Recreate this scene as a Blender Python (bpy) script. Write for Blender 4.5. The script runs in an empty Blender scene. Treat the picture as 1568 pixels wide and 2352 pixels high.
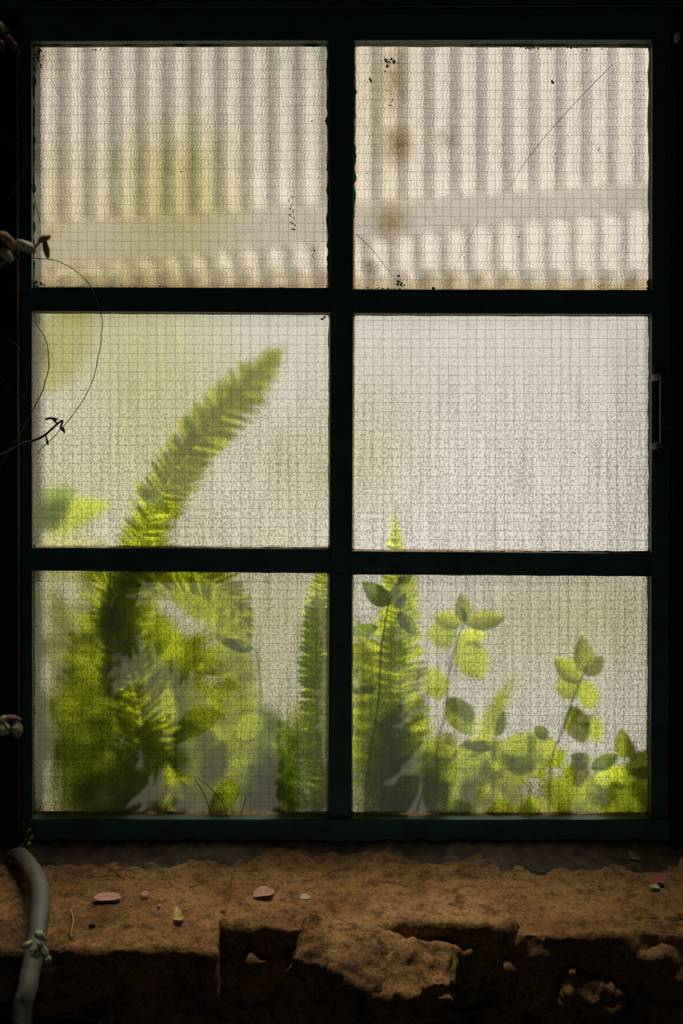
import bpy, bmesh, math, random
from mathutils import Vector, Matrix, noise

scene = bpy.context.scene
C = scene.collection
PI = math.pi

# ------------------------------------------------------------------ camera
CAM = Vector((0.0, -2.02, 1.50))
LENS = 50.0
TH = math.radians(0.7)
FPX = 2352 * LENS / 36.0
cd = bpy.data.cameras.new('camera')
cam = bpy.data.objects.new('camera', cd)
C.objects.link(cam)
cam.location = CAM
cam.rotation_euler = (PI / 2 - TH, 0, 0)
cd.lens = LENS
cd.sensor_fit = 'VERTICAL'
cd.sensor_height = 36.0
cd.sensor_width = 24.0
cd.clip_start = 0.05
cd.dof.use_dof = True
cd.dof.focus_distance = 2.02
cd.dof.aperture_fstop = 4.5
scene.camera = cam

# ------------------------------------------------------------------ world, sun, skylight, exposure
w = bpy.data.worlds.new('sky')
scene.world = w
w.use_nodes = True
bg = w.node_tree.nodes['Background']
bg.inputs['Color'].default_value = (0.93, 0.96, 1.0, 1)
bg.inputs['Strength'].default_value = 0.36

sd = bpy.data.lights.new('sun', 'SUN')
sun = bpy.data.objects.new('sun', sd)
C.objects.link(sun)
sd.energy = 8.4
sd.angle = math.radians(1.5)
sd.color = (1.0, 0.955, 0.87)
sun.rotation_euler = Vector((-0.30, -0.42, -0.86)).to_track_quat('-Z', 'Y').to_euler()
sun.location = (2, 4, 5)

ad = bpy.data.lights.new('roof_opening_daylight', 'AREA')
ad.shape = 'RECTANGLE'
ad.size = 0.75
ad.size_y = 0.07
ad.energy = 2.0
ad.color = (1.0, 0.9, 0.76)
ad.spread = math.radians(60)
al = bpy.data.objects.new('roof_opening_daylight', ad)
C.objects.link(al)
al.location = (-0.02, -0.20, 2.72)
al.rotation_euler = (0, 0, 0)

scene.view_settings.view_transform = 'Standard'
scene.view_settings.look = 'None'
scene.view_settings.exposure = 0.0
scene.view_settings.gamma = 1.0
scene.view_settings.use_curve_mapping = False
scene.cycles.sample_clamp_indirect = 6.0

UP = Vector((0, math.sin(TH), math.cos(TH)))
FW = Vector((0, math.cos(TH), -math.sin(TH)))


def P(px, py, Y):
    """world point at depth plane Y that the photograph shows at pixel px, py"""
    d = FW + Vector((1, 0, 0)) * ((px - 784) / FPX) + UP * ((1176 - py) / FPX)
    return CAM + d * ((Y - CAM.y) / d.y)


def S(Y):
    return (Y - CAM.y) / FPX          # metres per photo pixel at depth Y


# ------------------------------------------------------------------ materials
def nmat(name):
    m = bpy.data.materials.new(name)
    m.use_nodes = True
    nt = m.node_tree
    nt.nodes.clear()
    out = nt.nodes.new('ShaderNodeOutputMaterial')
    return m, nt, out


def N(nt, typ, **kw):
    n = nt.nodes.new(typ)
    for k, v in kw.items():
        if hasattr(n, k) and k not in n.inputs:
            setattr(n, k, v)
        else:
            n.inputs[k].default_value = v
    return n


def ramp(nt, stops, interp='LINEAR'):
    r = nt.nodes.new('ShaderNodeValToRGB')
    cr = r.color_ramp
    cr.interpolation = interp
    while len(cr.elements) < len(stops):
        cr.elements.new(0.5)
    for e, (p, c) in zip(cr.elements, stops):
        e.position = p
        e.color = (c if isinstance(c, tuple) else (c, c, c)) + (1,) if not (isinstance(c, tuple) and len(c) == 4) else c
    return r


def math_n(nt, op, a, b=None, clamp=False):
    n = nt.nodes.new('ShaderNodeMath')
    n.operation = op
    n.use_clamp = clamp
    for i, v in enumerate((a, b)):
        if v is None:
            continue
        if isinstance(v, (int, float)):
            n.inputs[i].default_value = v
        else:
            nt.links.new(v, n.inputs[i])
    return n.outputs[0]


def mixc(nt, fac, a, b, mode='MIX'):
    n = nt.nodes.new('ShaderNodeMix')
    n.data_type = 'RGBA'
    n.blend_type = mode
    for idx, v in ((0, fac), (6, a), (7, b)):
        if isinstance(v, (int, float)):
            n.inputs[idx].default_value = v
        elif isinstance(v, tuple):
            n.inputs[idx].default_value = v if len(v) == 4 else v + (1,)
        else:
            nt.links.new(v, n.inputs[idx])
    return n.outputs[2]


def simple(name, col, rough=0.6, var=0.25, scale=30, bump=0.0, bscale=200, col2=None, spec=0.4):
    m, nt, out = nmat(name)
    b = N(nt, 'ShaderNodeBsdfPrincipled', Roughness=rough)
    b.inputs['Specular IOR Level'].default_value = spec
    tc = N(nt, 'ShaderNodeTexCoord')
    no = N(nt, 'ShaderNodeTexNoise', Scale=scale, Detail=4.0)
    nt.links.new(tc.outputs['Object'], no.inputs['Vector'])
    c2 = col2 or tuple(c * (1 - var) for c in col)
    r = ramp(nt, [(0.35, c2), (0.65, col)])
    nt.links.new(no.outputs['Fac'], r.inputs[0])
    nt.links.new(r.outputs[0], b.inputs['Base Color'])
    if bump:
        n2 = N(nt, 'ShaderNodeTexNoise', Scale=bscale, Detail=5.0)
        nt.links.new(tc.outputs['Object'], n2.inputs['Vector'])
        bp = N(nt, 'ShaderNodeBump', Strength=bump, Distance=0.002)
        nt.links.new(n2.outputs['Fac'], bp.inputs['Height'])
        nt.links.new(bp.outputs[0], b.inputs['Normal'])
    nt.links.new(b.outputs[0], out.inputs[0])
    return m


def leafmat(name, c1, c2, trans=0.6, tcol=None):
    m, nt, out = nmat(name)
    oi = N(nt, 'ShaderNodeObjectInfo')
    tc = N(nt, 'ShaderNodeTexCoord')
    no = N(nt, 'ShaderNodeTexNoise', Scale=3.0, Detail=2.0)
    nt.links.new(tc.outputs['Object'], no.inputs['Vector'])
    f = math_n(nt, 'ADD', math_n(nt, 'MULTIPLY', oi.outputs['Random'], 0.7), math_n(nt, 'MULTIPLY', no.outputs['Fac'], 0.4), True)
    col = mixc(nt, f, c1, c2)
    d = N(nt, 'ShaderNodeBsdfDiffuse')
    nt.links.new(col, d.inputs[0])
    t = N(nt, 'ShaderNodeBsdfTranslucent')
    tcm = mixc(nt, 1.0, col, tcol or (1.0, 1.0, 0.28), 'MULTIPLY')
    br = N(nt, 'ShaderNodeGamma', Gamma=0.72)
    nt.links.new(tcm, br.inputs[0])
    nt.links.new(br.outputs[0], t.inputs[0])
    mx = N(nt, 'ShaderNodeMixShader', Fac=trans)
    nt.links.new(d.outputs[0], mx.inputs[1])
    nt.links.new(t.outputs[0], mx.inputs[2])
    g = N(nt, 'ShaderNodeBsdfGlossy', Roughness=0.35)
    g.inputs[0].default_value = (1, 1, 1, 1)
    m2 = N(nt, 'ShaderNodeMixShader', Fac=0.03)
    nt.links.new(mx.outputs[0], m2.inputs[1])
    nt.links.new(g.outputs[0], m2.inputs[2])
    nt.links.new(m2.outputs[0], out.inputs[0])
    return m


M = {}
M['paint'] = simple('dark_green_paint', (0.045, 0.17, 0.138), 0.5, 0.4, 22, 0.25, 160)
M['putty'] = None
M['iron'] = simple('dark_iron', (0.035, 0.05, 0.046), 0.5, 0.4, 60, 0.2, 300)
M['wire'] = simple('wire_steel', (0.10, 0.09, 0.075), 0.7, 0.3, 60)
M['dirt'] = simple('black_dirt', (0.015, 0.014, 0.01), 0.95, 0.3, 90)
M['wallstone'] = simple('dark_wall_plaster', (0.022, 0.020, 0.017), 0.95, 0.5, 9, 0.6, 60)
M['roomdark'] = simple('room_dark', (0.07, 0.07, 0.065), 0.95, 0.4, 6, 0.4, 40)
M['twig'] = simple('twig_bark', (0.10, 0.06, 0.04), 0.8, 0.4, 120, 0.4, 400)
M['tendril'] = simple('tendril', (0.16, 0.12, 0.06), 0.7, 0.3, 120)
M['tendril_yellow'] = simple('tendril_yellow', (0.42, 0.33, 0.10), 0.7, 0.3, 120)
M['bud'] = simple('bud_green', (0.72, 0.70, 0.36), 0.55, 0.35, 60)
M['bud_brown'] = simple('bud_brown', (0.62, 0.38, 0.15), 0.7, 0.4, 60)
M['bud_pink'] = simple('bud_pink', (0.32, 0.10, 0.10), 0.6, 0.4, 60)
M['vine'] = simple('vine_bark', (0.13, 0.125, 0.095), 0.6, 0.35, 40, 0.5, 120)
M['sprout'] = simple('sprout_green', (0.42, 0.48, 0.24), 0.6, 0.4, 80)
M['leaf_pink'] = simple('leaf_dry_pink', (0.48, 0.25, 0.19), 0.6, 0.25, 70)
M['leaf_yellow'] = simple('leaf_dry_yellow', (0.58, 0.48, 0.12), 0.6, 0.4, 90)
M['chip'] = simple('pale_chip', (0.50, 0.42, 0.30), 0.8, 0.3, 90)
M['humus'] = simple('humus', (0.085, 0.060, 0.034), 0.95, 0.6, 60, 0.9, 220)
M['soil'] = simple('soil', (0.05, 0.035, 0.022), 0.95, 0.4, 40, 0.6, 90)
M['ground'] = simple('greenhouse_ground', (0.42, 0.40, 0.35), 0.95, 0.2, 6)
M['purlin'] = None
M['fern_young'] = leafmat('fern_young', (0.37, 0.46, 0.02), (0.48, 0.54, 0.03), 0.74)
M['fern_mature'] = leafmat('fern_mature', (0.25, 0.32, 0.018), (0.34, 0.39, 0.025), 0.72)
M['fern_deep'] = leafmat('fern_deep', (0.09, 0.17, 0.02), (0.14, 0.22, 0.03), 0.6)
M['leaf_young'] = leafmat('shrub_leaf_young', (0.40, 0.49, 0.05), (0.50, 0.57, 0.07), 0.74)
M['leaf_mid'] = leafmat('shrub_leaf_mature', (0.23, 0.31, 0.03), (0.31, 0.38, 0.04), 0.70)
M['leaf_deep'] = leafmat('shrub_leaf_deep', (0.09, 0.17, 0.025), (0.14, 0.22, 0.035), 0.55)
M['leaf_khaki'] = leafmat('leaf_khaki', (0.30, 0.29, 0.10), (0.36, 0.34, 0.13), 0.6, (1, 1, 0.8))
M['stem'] = simple('green_stem', (0.13, 0.15, 0.05), 0.7, 0.3, 60)


def sheetmat(name, col, trans, algae=()):
    m, nt, out = nmat(name)
    tc = N(nt, 'ShaderNodeTexCoord')
    no = N(nt, 'ShaderNodeTexNoise', Scale=2.2, Detail=4.0)
    nt.links.new(tc.outputs['Object'], no.inputs['Vector'])
    r = ramp(nt, [(0.3, tuple(c * 0.9 for c in col)), (0.7, col)])
    nt.links.new(no.outputs['Fac'], r.inputs[0])
    cout = r.outputs[0]
    if algae:
        geo = N(nt, 'ShaderNodeNewGeometry')
        sep = N(nt, 'ShaderNodeSeparateXYZ')
        nt.links.new(geo.outputs['Position'], sep.inputs[0])
        an = N(nt, 'ShaderNodeTexNoise', Scale=5.0, Detail=3.0)
        nt.links.new(geo.outputs['Position'], an.inputs['Vector'])
        for (px, py, rx, rz, amt, ac) in algae:
            c = P(px, py, 1.0)
            ex = math_n(nt, 'MULTIPLY', math_n(nt, 'SUBTRACT', sep.outputs[0], c.x), 1 / (rx * S(1.0)))
            ez = math_n(nt, 'MULTIPLY', math_n(nt, 'SUBTRACT', sep.outputs[2], c.z), 1 / (rz * S(1.0)))
            rr = math_n(nt, 'SQRT', math_n(nt, 'ADD', math_n(nt, 'MULTIPLY', ex, ex), math_n(nt, 'MULTIPLY', ez, ez)))
            f = math_n(nt, 'MULTIPLY', math_n(nt, 'SUBTRACT', 1.0, rr, True), math_n(nt, 'MULTIPLY', an.outputs['Fac'], 2.6 * amt), True)
            cout = mixc(nt, f, cout, ac, 'MULTIPLY')
    d = N(nt, 'ShaderNodeBsdfDiffuse')
    t = N(nt, 'ShaderNodeBsdfTranslucent')
    nt.links.new(cout, d.inputs[0])
    nt.links.new(cout, t.inputs[0])
    mx = N(nt, 'ShaderNodeMixShader', Fac=trans)
    nt.links.new(d.outputs[0], mx.inputs[1])
    nt.links.new(t.outputs[0], mx.inputs[2])
    nt.links.new(mx.outputs[0], out.inputs[0])
    return m


ALG = (0.80, 0.80, 0.48)
ALGAE = [(330, 900, 260, 420, 1.0, ALG), (60, 1300, 200, 500, 0.8, ALG), (400, 470, 200, 230, 0.9, ALG), (90, 560, 260, 300, 0.7, (0.86, 0.82, 0.60)),
         (850, 1000, 160, 240, 0.6, ALG), (1330, 1420, 330, 170, 0.7, ALG), (700, 1080, 180, 160, 0.5, ALG), (560, 1420, 300, 300, 0.6, ALG), (860, 200, 160, 500, 0.4, (0.9, 0.86, 0.66))]
M['opal'] = sheetmat('opal_sheet', (0.86, 0.84, 0.81), 0.6, ALGAE)
M['corrugated'] = sheetmat('corrugated_sheet', (0.86, 0.81, 0.77), 0.6, ALGAE)
M['purlin'] = sheetmat('pale_lath', (0.70, 0.65, 0.61), 0.5, ALGAE)
M['greenpaint'] = sheetmat('green_paint_smear', (0.06, 0.36, 0.20), 0.6)
M['putty'] = sheetmat('putty', (0.80, 0.66, 0.50), 0.5)


def stonemat():
    m, nt, out = nmat('sandstone')
    b = N(nt, 'ShaderNodeBsdfPrincipled', Roughness=0.95)
    b.inputs['Specular IOR Level'].default_value = 0.15
    tc = N(nt, 'ShaderNodeTexCoord')
    geo = N(nt, 'ShaderNodeNewGeometry')
    n1 = N(nt, 'ShaderNodeTexNoise', Scale=7.0, Detail=6.0, Roughness=0.65)
    n2 = N(nt, 'ShaderNodeTexNoise', Scale=55.0, Detail=6.0, Roughness=0.7)
    n3 = N(nt, 'ShaderNodeTexNoise', Scale=260.0, Detail=4.0, Roughness=0.7)
    for n in (n1, n2, n3):
        nt.links.new(geo.outputs['Position'], n.inputs['Vector'])
    base = ramp(nt, [(0.30, (0.12, 0.07, 0.03)), (0.50, (0.36, 0.195, 0.075)), (0.68, (0.52, 0.31, 0.13))])
    nt.links.new(n1.outputs['Fac'], base.inputs[0])
    sp = ramp(nt, [(0.34, 0.30), (0.48, 0.82), (0.7, 1.15)])
    nt.links.new(n2.outputs['Fac'], sp.inputs[0])
    c = mixc(nt, 1.0, base.outputs[0], sp.outputs[0], 'MULTIPLY')
    sp3 = ramp(nt, [(0.36, 0.3), (0.56, 1.0)])
    nt.links.new(n3.outputs['Fac'], sp3.inputs[0])
    c = mixc(nt, 0.8, c, sp3.outputs[0], 'MULTIPLY')
    nt.links.new(c, b.inputs['Base Color'])
    h = math_n(nt, 'ADD', n2.outputs['Fac'], math_n(nt, 'MULTIPLY', n3.outputs['Fac'], 0.45))
    bp = N(nt, 'ShaderNodeBump', Strength=0.9, Distance=0.006)
    nt.links.new(h, bp.inputs['Height'])
    nt.links.new(bp.outputs[0], b.inputs['Normal'])
    nt.links.new(b.outputs[0], out.inputs[0])
    return m


M['sandstone'] = stonemat()
M['mortar'] = simple('old_mortar', (0.20, 0.14, 0.085), 0.95, 0.6, 40, 0.9, 150)


def glass_front():
    m, nt, out = nmat('glass_smooth_face')
    g = N(nt, 'ShaderNodeBsdfGlass', Roughness=0.02, IOR=1.5)
    tc = N(nt, 'ShaderNodeTexCoord')
    no = N(nt, 'ShaderNodeTexNoise', Scale=60.0, Detail=1.0)
    nt.links.new(tc.outputs['Object'], no.inputs['Vector'])
    bp = N(nt, 'ShaderNodeBump', Strength=0.05, Distance=0.001)
    nt.links.new(no.outputs['Fac'], bp.inputs['Height'])
    nt.links.new(bp.outputs[0], g.inputs['Normal'])
    nt.links.new(g.outputs[0], out.inputs[0])
    return m


M['glass_front'] = glass_front()


def glass_back(name, kind, tint, rough, half, stains=(), edge_dirt=0.0, dirt=0.065, top_contrast=1.0):
    """textured rear face of a wired pane; pattern pressed into the glass, its dark hollows and glints painted into the tint"""
    m, nt, out = nmat(name)
    tc = N(nt, 'ShaderNodeTexCoord')
    sep = N(nt, 'ShaderNodeSeparateXYZ')
    nt.links.new(tc.outputs['Object'], sep.inputs[0])
    x, z = sep.outputs[0], sep.outputs[2]

    def vec(sx, sz, off=0.0):
        cmb = N(nt, 'ShaderNodeCombineXYZ')
        nt.links.new(math_n(nt, 'ADD', math_n(nt, 'MULTIPLY', x, sx), off), cmb.inputs[0])
        nt.links.new(math_n(nt, 'MULTIPLY', z, sz), cmb.inputs[1])
        return cmb.outputs[0]

    g = N(nt, 'ShaderNodeBsdfRefraction', Roughness=rough, IOR=1.5)
    if kind == 'hammered':
        wn = N(nt, 'ShaderNodeTexNoise', Scale=1.0, Detail=1.0, noise_dimensions='2D')
        nt.links.new(vec(60, 60), wn.inputs['Vector'])
        add = N(nt, 'ShaderNodeVectorMath', operation='MULTIPLY_ADD')
        nt.links.new(wn.outputs['Color'], add.inputs[0])
        add.inputs[1].default_value = (1.2, 1.2, 0)
        nt.links.new(vec(190, 235), add.inputs[2])
        v = N(nt, 'ShaderNodeTexVoronoi', feature='DISTANCE_TO_EDGE', voronoi_dimensions='2D', Scale=1.0, Randomness=0.8)
        nt.links.new(add.outputs[0], v.inputs['Vector'])
        hr = ramp(nt, [(0.0, 0.0), (0.22, 0.6), (0.6, 1.0)], 'EASE')
        nt.links.new(v.outputs['Distance'], hr.inputs[0])
        height = hr.outputs[0]
        tr = ramp(nt, [(0.0, (0.62, 0.58, 0.52)), (0.10, (0.86, 0.84, 0.81)), (0.34, (1.0, 1.0, 1.0))])
        nt.links.new(v.outputs['Distance'], tr.inputs[0])
        bstr, bdist = 0.3, 0.00012
        # crevice shading painted in the tint fades in and out over the sheet
        fn = N(nt, 'ShaderNodeTexNoise', Scale=1.0, Detail=2.0, noise_dimensions='2D')
        nt.links.new(vec(70, 70, 5.0), fn.inputs['Vector'])
        fr = ramp(nt, [(0.35, 0.35), (0.65, 1.0)])
        nt.links.new(fn.outputs['Fac'], fr.inputs[0])
        tcol = mixc(nt, fr.outputs[0], (1, 1, 1), tr.outputs[0])
    else:
        # small raised beads in loose vertical rows
        wn = N(nt, 'ShaderNodeTexNoise', Scale=1.0, Detail=2.0, noise_dimensions='2D')
        nt.links.new(vec(260, 200), wn.inputs['Vector'])
        add = N(nt, 'ShaderNodeVectorMath', operation='MULTIPLY_ADD')
        nt.links.new(wn.outputs['Color'], add.inputs[0])
        add.inputs[1].default_value = (1.3, 1.3, 0)
        nt.links.new(vec(600, 440), add.inputs[2])
        v = N(nt, 'ShaderNodeTexVoronoi', feature='F1', voronoi_dimensions='2D', Scale=1.0)
        nt.links.new(add.outputs[0], v.inputs['Vector'])
        n1 = N(nt, 'ShaderNodeTexNoise', Scale=1.0, Detail=2.0, Roughness=0.6, noise_dimensions='2D')
        nt.links.new(vec(390, 200, 4.0), n1.inputs['Vector'])
        n2 = N(nt, 'ShaderNodeTexNoise', Scale=1.0, Detail=1.0, noise_dimensions='2D')
        nt.links.new(vec(160, 10, 3.0), n2.inputs['Vector'])
        hsum = math_n(nt, 'SUBTRACT', math_n(nt, 'ADD', n1.outputs['Fac'], math_n(nt, 'MULTIPLY', n2.outputs['Fac'], 0.35)), math_n(nt, 'MULTIPLY', v.outputs['Distance'], 0.55))
        height = hsum
        tr = ramp(nt, [(0.22, (0.40, 0.40, 0.38)), (0.40, (0.66, 0.66, 0.64)), (0.54, (1.0, 1.0, 1.0))])  # bead glints and the dim gaps between them, painted into the glass colour
        nt.links.new(hsum, tr.inputs[0])
        tn = N(nt, 'ShaderNodeMapRange')  # painted bead contrast fades towards the pane top
        nt.links.new(z, tn.inputs[0])
        tn.inputs[1].default_value = -half[1] * 0.2
        tn.inputs[2].default_value = half[1]
        tn.inputs[3].default_value = 1.0
        tn.inputs[4].default_value = top_contrast
        bstr, bdist = 0.35, 0.0005
        tcol = mixc(nt, tn.outputs[0], (0.86, 0.86, 0.85), tr.outputs[0])
    col = mixc(nt, 1.0, tcol, tint, 'MULTIPLY')
    hw, hh = half
    if edge_dirt:
        # yellow-brown grime gathered along the lower edge and thinly along the others
        en = N(nt, 'ShaderNodeTexNoise', Scale=1.0, Detail=4.0, noise_dimensions='2D')
        nt.links.new(vec(60, 60, 9.0), en.inputs['Vector'])
        dz = math_n(nt, 'ADD', z, hh)
        dl = math_n(nt, 'ADD', dz, math_n(nt, 'MULTIPLY', math_n(nt, 'SUBTRACT', en.outputs['Fac'], 0.5), 0.03))
        er = ramp(nt, [(0.0, 1.0), (0.008, 0.75), (0.03, 0.0)])
        nt.links.new(dl, er.inputs[0])
        col = mixc(nt, math_n(nt, 'MULTIPLY', er.outputs[0], edge_dirt), col, (0.62, 0.47, 0.20), 'MULTIPLY')
    for (sx, sz, rx, rz, amt, scol) in stains:
        sn = N(nt, 'ShaderNodeTexNoise', Scale=1.0, Detail=5.0, Roughness=0.75, noise_dimensions='2D')
        nt.links.new(vec(130, 130, sx * 50), sn.inputs['Vector'])
        ex = math_n(nt, 'MULTIPLY', math_n(nt, 'SUBTRACT', x, sx), 1.0 / rx)
        ez = math_n(nt, 'MULTIPLY', math_n(nt, 'SUBTRACT', z, sz), 1.0 / rz)
        rr = math_n(nt, 'SQRT', math_n(nt, 'ADD', math_n(nt, 'MULTIPLY', ex, ex), math_n(nt, 'MULTIPLY', ez, ez)))
        f = math_n(nt, 'SUBTRACT', 1.0, rr, True)
        f = math_n(nt, 'MULTIPLY', f, math_n(nt, 'MULTIPLY', sn.outputs['Fac'], 2.0 * amt), True)
        col = mixc(nt, f, col, scol, 'MULTIPLY')
    nt.links.new(col, g.inputs['Color'])
    bp = N(nt, 'ShaderNodeBump', Strength=bstr, Distance=bdist)
    nt.links.new(height, bp.inputs['Height'])
    nt.links.new(bp.outputs[0], g.inputs['Normal'])
    film = N(nt, 'ShaderNodeBsdfTranslucent')
    film.inputs[0].default_value = (0.86, 0.80, 0.66, 1)
    mx = N(nt, 'ShaderNodeMixShader', Fac=dirt)
    nt.links.new(g.outputs[0], mx.inputs[1])
    nt.links.new(film.outputs[0], mx.inputs[2])
    nt.links.new(mx.outputs[0], out.inputs[0])
    return m


# ------------------------------------------------------------------ object helpers
WM = {}          # world matrices of everything built here


def link(name, data, parent=None, world=None, mat=None):
    o = bpy.data.objects.new(name, data)
    C.objects.link(o)
    world = world if world is not None else Matrix.Identity(4)
    WM[o] = world
    if parent is not None:
        o.parent = parent
        o.matrix_basis = WM[parent].inverted() @ world
    else:
        o.matrix_basis = world
    if mat is not None and data is not None and not data.materials:
        data.materials.append(mat)
    return o


def tag(o, label=None, cat=None, group=None, kind=None):
    if label:
        o['label'] = label
    if cat:
        o['category'] = cat
    if group:
        o['group'] = group
    if kind:
        o['kind'] = kind
    return o


def thing(name, loc, label, cat, group=None):
    o = link(name, None, None, Matrix.Translation(loc))
    o.empty_display_size = 0.05
    return tag(o, label, cat, group)


def mesh_of(bm, name, smooth=False):
    me = bpy.data.meshes.new(name)
    bmesh.ops.recalc_face_normals(bm, faces=bm.faces)
    bm.to_mesh(me)
    bm.free()
    if smooth:
        for p in me.polygons:
            p.use_smooth = True
    return me


def centred(me):
    """move the mesh about its own centre, give back the centre as a matrix"""
    n = len(me.vertices)
    c = Vector((0, 0, 0))
    for v in me.vertices:
        c += v.co
    c /= n
    me.transform(Matrix.Translation(-c))
    return Matrix.Translation(c)


def put(name, me, parent, mat):
    W = centred(me)
    return link(name, me, parent, W, mat)


def add_box(bm, x0, x1, y0, y1, z0, z1):
    vs = [bm.verts.new((x, y, z)) for x in (x0, x1) for y in (y0, y1) for z in (z0, z1)]
    for f in ((0, 1, 3, 2), (4, 6, 7, 5), (0, 4, 5, 1), (2, 3, 7, 6), (0, 2, 6, 4), (1, 5, 7, 3)):
        bm.faces.new([vs[i] for i in f])
    return vs


def add_prism(bm, quad, y0, y1):
    """quad: four (x,z) corners, extruded from y0 to y1"""
    a = [bm.verts.new((x, y0, z)) for x, z in quad]
    b = [bm.verts.new((x, y1, z)) for x, z in quad]
    n = len(quad)
    bm.faces.new(a)
    bm.faces.new(b[::-1])
    for i in range(n):
        bm.faces.new((a[i], b[i], b[(i + 1) % n], a[(i + 1) % n]))


def bevel(bm, w, seg=2):
    bmesh.ops.recalc_face_normals(bm, faces=bm.faces)
    bmesh.ops.bevel(bm, geom=list(bm.edges), offset=w, segments=seg, affect='EDGES', profile=0.5)


def spline(pts, n):
    """Catmull-Rom through points of any dimension"""
    pts = [Vector(p) for p in pts]
    if len(pts) == 2:
        return [pts[0].lerp(pts[1], i / (n - 1)) for i in range(n)]
    ext = [pts[0] * 2 - pts[1]] + pts + [pts[-1] * 2 - pts[-2]]
    out = []
    m = len(pts) - 1
    for i in range(n):
        u = i / (n - 1) * m
        k = min(int(u), m - 1)
        t = u - k
        p0, p1, p2, p3 = ext[k:k + 4]
        out.append(0.5 * ((2 * p1) + (p2 - p0) * t + (2 * p0 - 5 * p1 + 4 * p2 - p3) * t * t + (3 * p1 - p0 - 3 * p2 + p3) * t ** 3))
    return out


def add_tube(bm, pts, rad, seg=6):
    n = len(pts)
    if not hasattr(rad, '__len__'):
        rad = [rad] * n
    rings = []
    prev = None
    for i, p in enumerate(pts):
        t = (pts[min(i + 1, n - 1)] - pts[max(i - 1, 0)]).normalized()
        if prev is None:
            ref = Vector((0, 1, 0)) if abs(t.y) < 0.9 else Vector((1, 0, 0))
            a = t.cross(ref).normalized()
        else:
            a = (prev - t * prev.dot(t)).normalized()
        prev = a
        b = t.cross(a)
        rings.append([bm.verts.new(p + (a * math.cos(2 * PI * k / seg) + b * math.sin(2 * PI * k / seg)) * rad[i]) for k in range(seg)])
    for i in range(n - 1):
        for k in range(seg):
            bm.faces.new((rings[i][k], rings[i][(k + 1) % seg], rings[i + 1][(k + 1) % seg], rings[i + 1][k]))
    bm.faces.new(rings[0][::-1])
    bm.faces.new(rings[-1])


def tube_obj(name, pxpts, rpx, parent, mat, n=24, seg=6, r_end=None, wob=0.0):
    pts = [P(*p) for p in pxpts]
    c = spline(pts, n)
    if wob:
        c = [p + noise.noise_vector(p * 60) * wob for p in c]
    ym = sum(p[2] for p in pxpts) / len(pxpts)
    r0 = rpx * S(ym)
    r1 = (r_end if r_end is not None else rpx) * S(ym)
    rad = [r0 + (r1 - r0) * i / (n - 1) for i in range(n)]
    bm = bmesh.new()
    add_tube(bm, c, rad, seg)
    return put(name, mesh_of(bm, name, True), parent, mat)


def blob_obj(name, centre, axes, rot, parent, mat, rough=0.12, seed=0, sub=3, power=2.0):
    """a lumpy rounded body (bud, pebble): axes in metres, rot = Euler"""
    bm = bmesh.new()
    bmesh.ops.create_icosphere(bm, subdivisions=sub, radius=1)
    for v in bm.verts:
        d = 1 + rough * noise.noise(v.co * 1.6 + Vector((seed * 3.1, seed, 0)))
        v.co = v.co * d
        taper = 1 - 0.28 * max(0, v.co.x)
        v.co = Vector((v.co.x * axes[0], v.co.y * axes[1] * taper, v.co.z * axes[2] * taper))
    me = mesh_of(bm, name, True)
    W = Matrix.Translation(centre) @ Matrix.Rotation(rot[2], 4, 'Z') @ Matrix.Rotation(rot[1], 4, 'Y') @ Matrix.Rotation(rot[0], 4, 'X')
    return link(name, me, parent, W, mat)


def box_struct(name, x0, x1, y0, y1, z0, z1, mat, kind='structure'):
    bm = bmesh.new()
    add_box(bm, x0, x1, y0, y1, z0, z1)
    o = put(name, mesh_of(bm, name), None, mat)
    tag(o, kind=kind)
    return o


# ------------------------------------------------------------------ the room on the camera's side
ZT = P(0, 20, 0).z          # underside of the masonry above the frame
ZB = P(0, 1945, -0.03).z    # bottom of the window frame
XL = P(46, 1000, -0.028).x
XR = P(1541, 1000, -0.028).x
RX0, RX1, RY0 = -0.78, 0.80, -2.75
RZ1 = 2.75
box_struct('wall_window_above', RX0, RX1, -0.055, 0.12, ZT, RZ1, M['wallstone'])
box_struct('wall_window_left', RX0, XL, -0.045, 0.12, ZB - 0.02, ZT, M['wallstone'])
box_struct('wall_window_right', XR, RX1, -0.045, 0.12, ZB - 0.02, ZT, M['wallstone'])
box_struct('trim_lintel', RX0, RX1, -0.170, -0.055, P(0, -8, -0.055).z, P(0, -8, -0.055).z + 0.12, M['roomdark'])
box_struct('wall_left', RX0 - 0.1, RX0, RY0, 0.12, 0, RZ1, M['roomdark'])
box_struct('wall_right', RX1, RX1 + 0.1, RY0, 0.12, 0, RZ1, M['roomdark'])
bm = bmesh.new()      # rear wall, with an unseen doorway gap added to lift light on the frame
add_box(bm, RX0 - 0.1, -0.15, RY0 - 0.1, RY0, 0, RZ1)
add_box(bm, 0.50, RX1 + 0.1, RY0 - 0.1, RY0, 0, RZ1)
add_box(bm, -0.15, 0.50, RY0 - 0.1, RY0, 1.75, RZ1)
tag(put('wall_rear', mesh_of(bm, 'wall_rear'), None, M['roomdark']), kind='structure')
box_struct('floor', RX0 - 0.1, RX1 + 0.1, RY0 - 0.1, 0.12, -0.1, 0, M['roomdark'])
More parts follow.
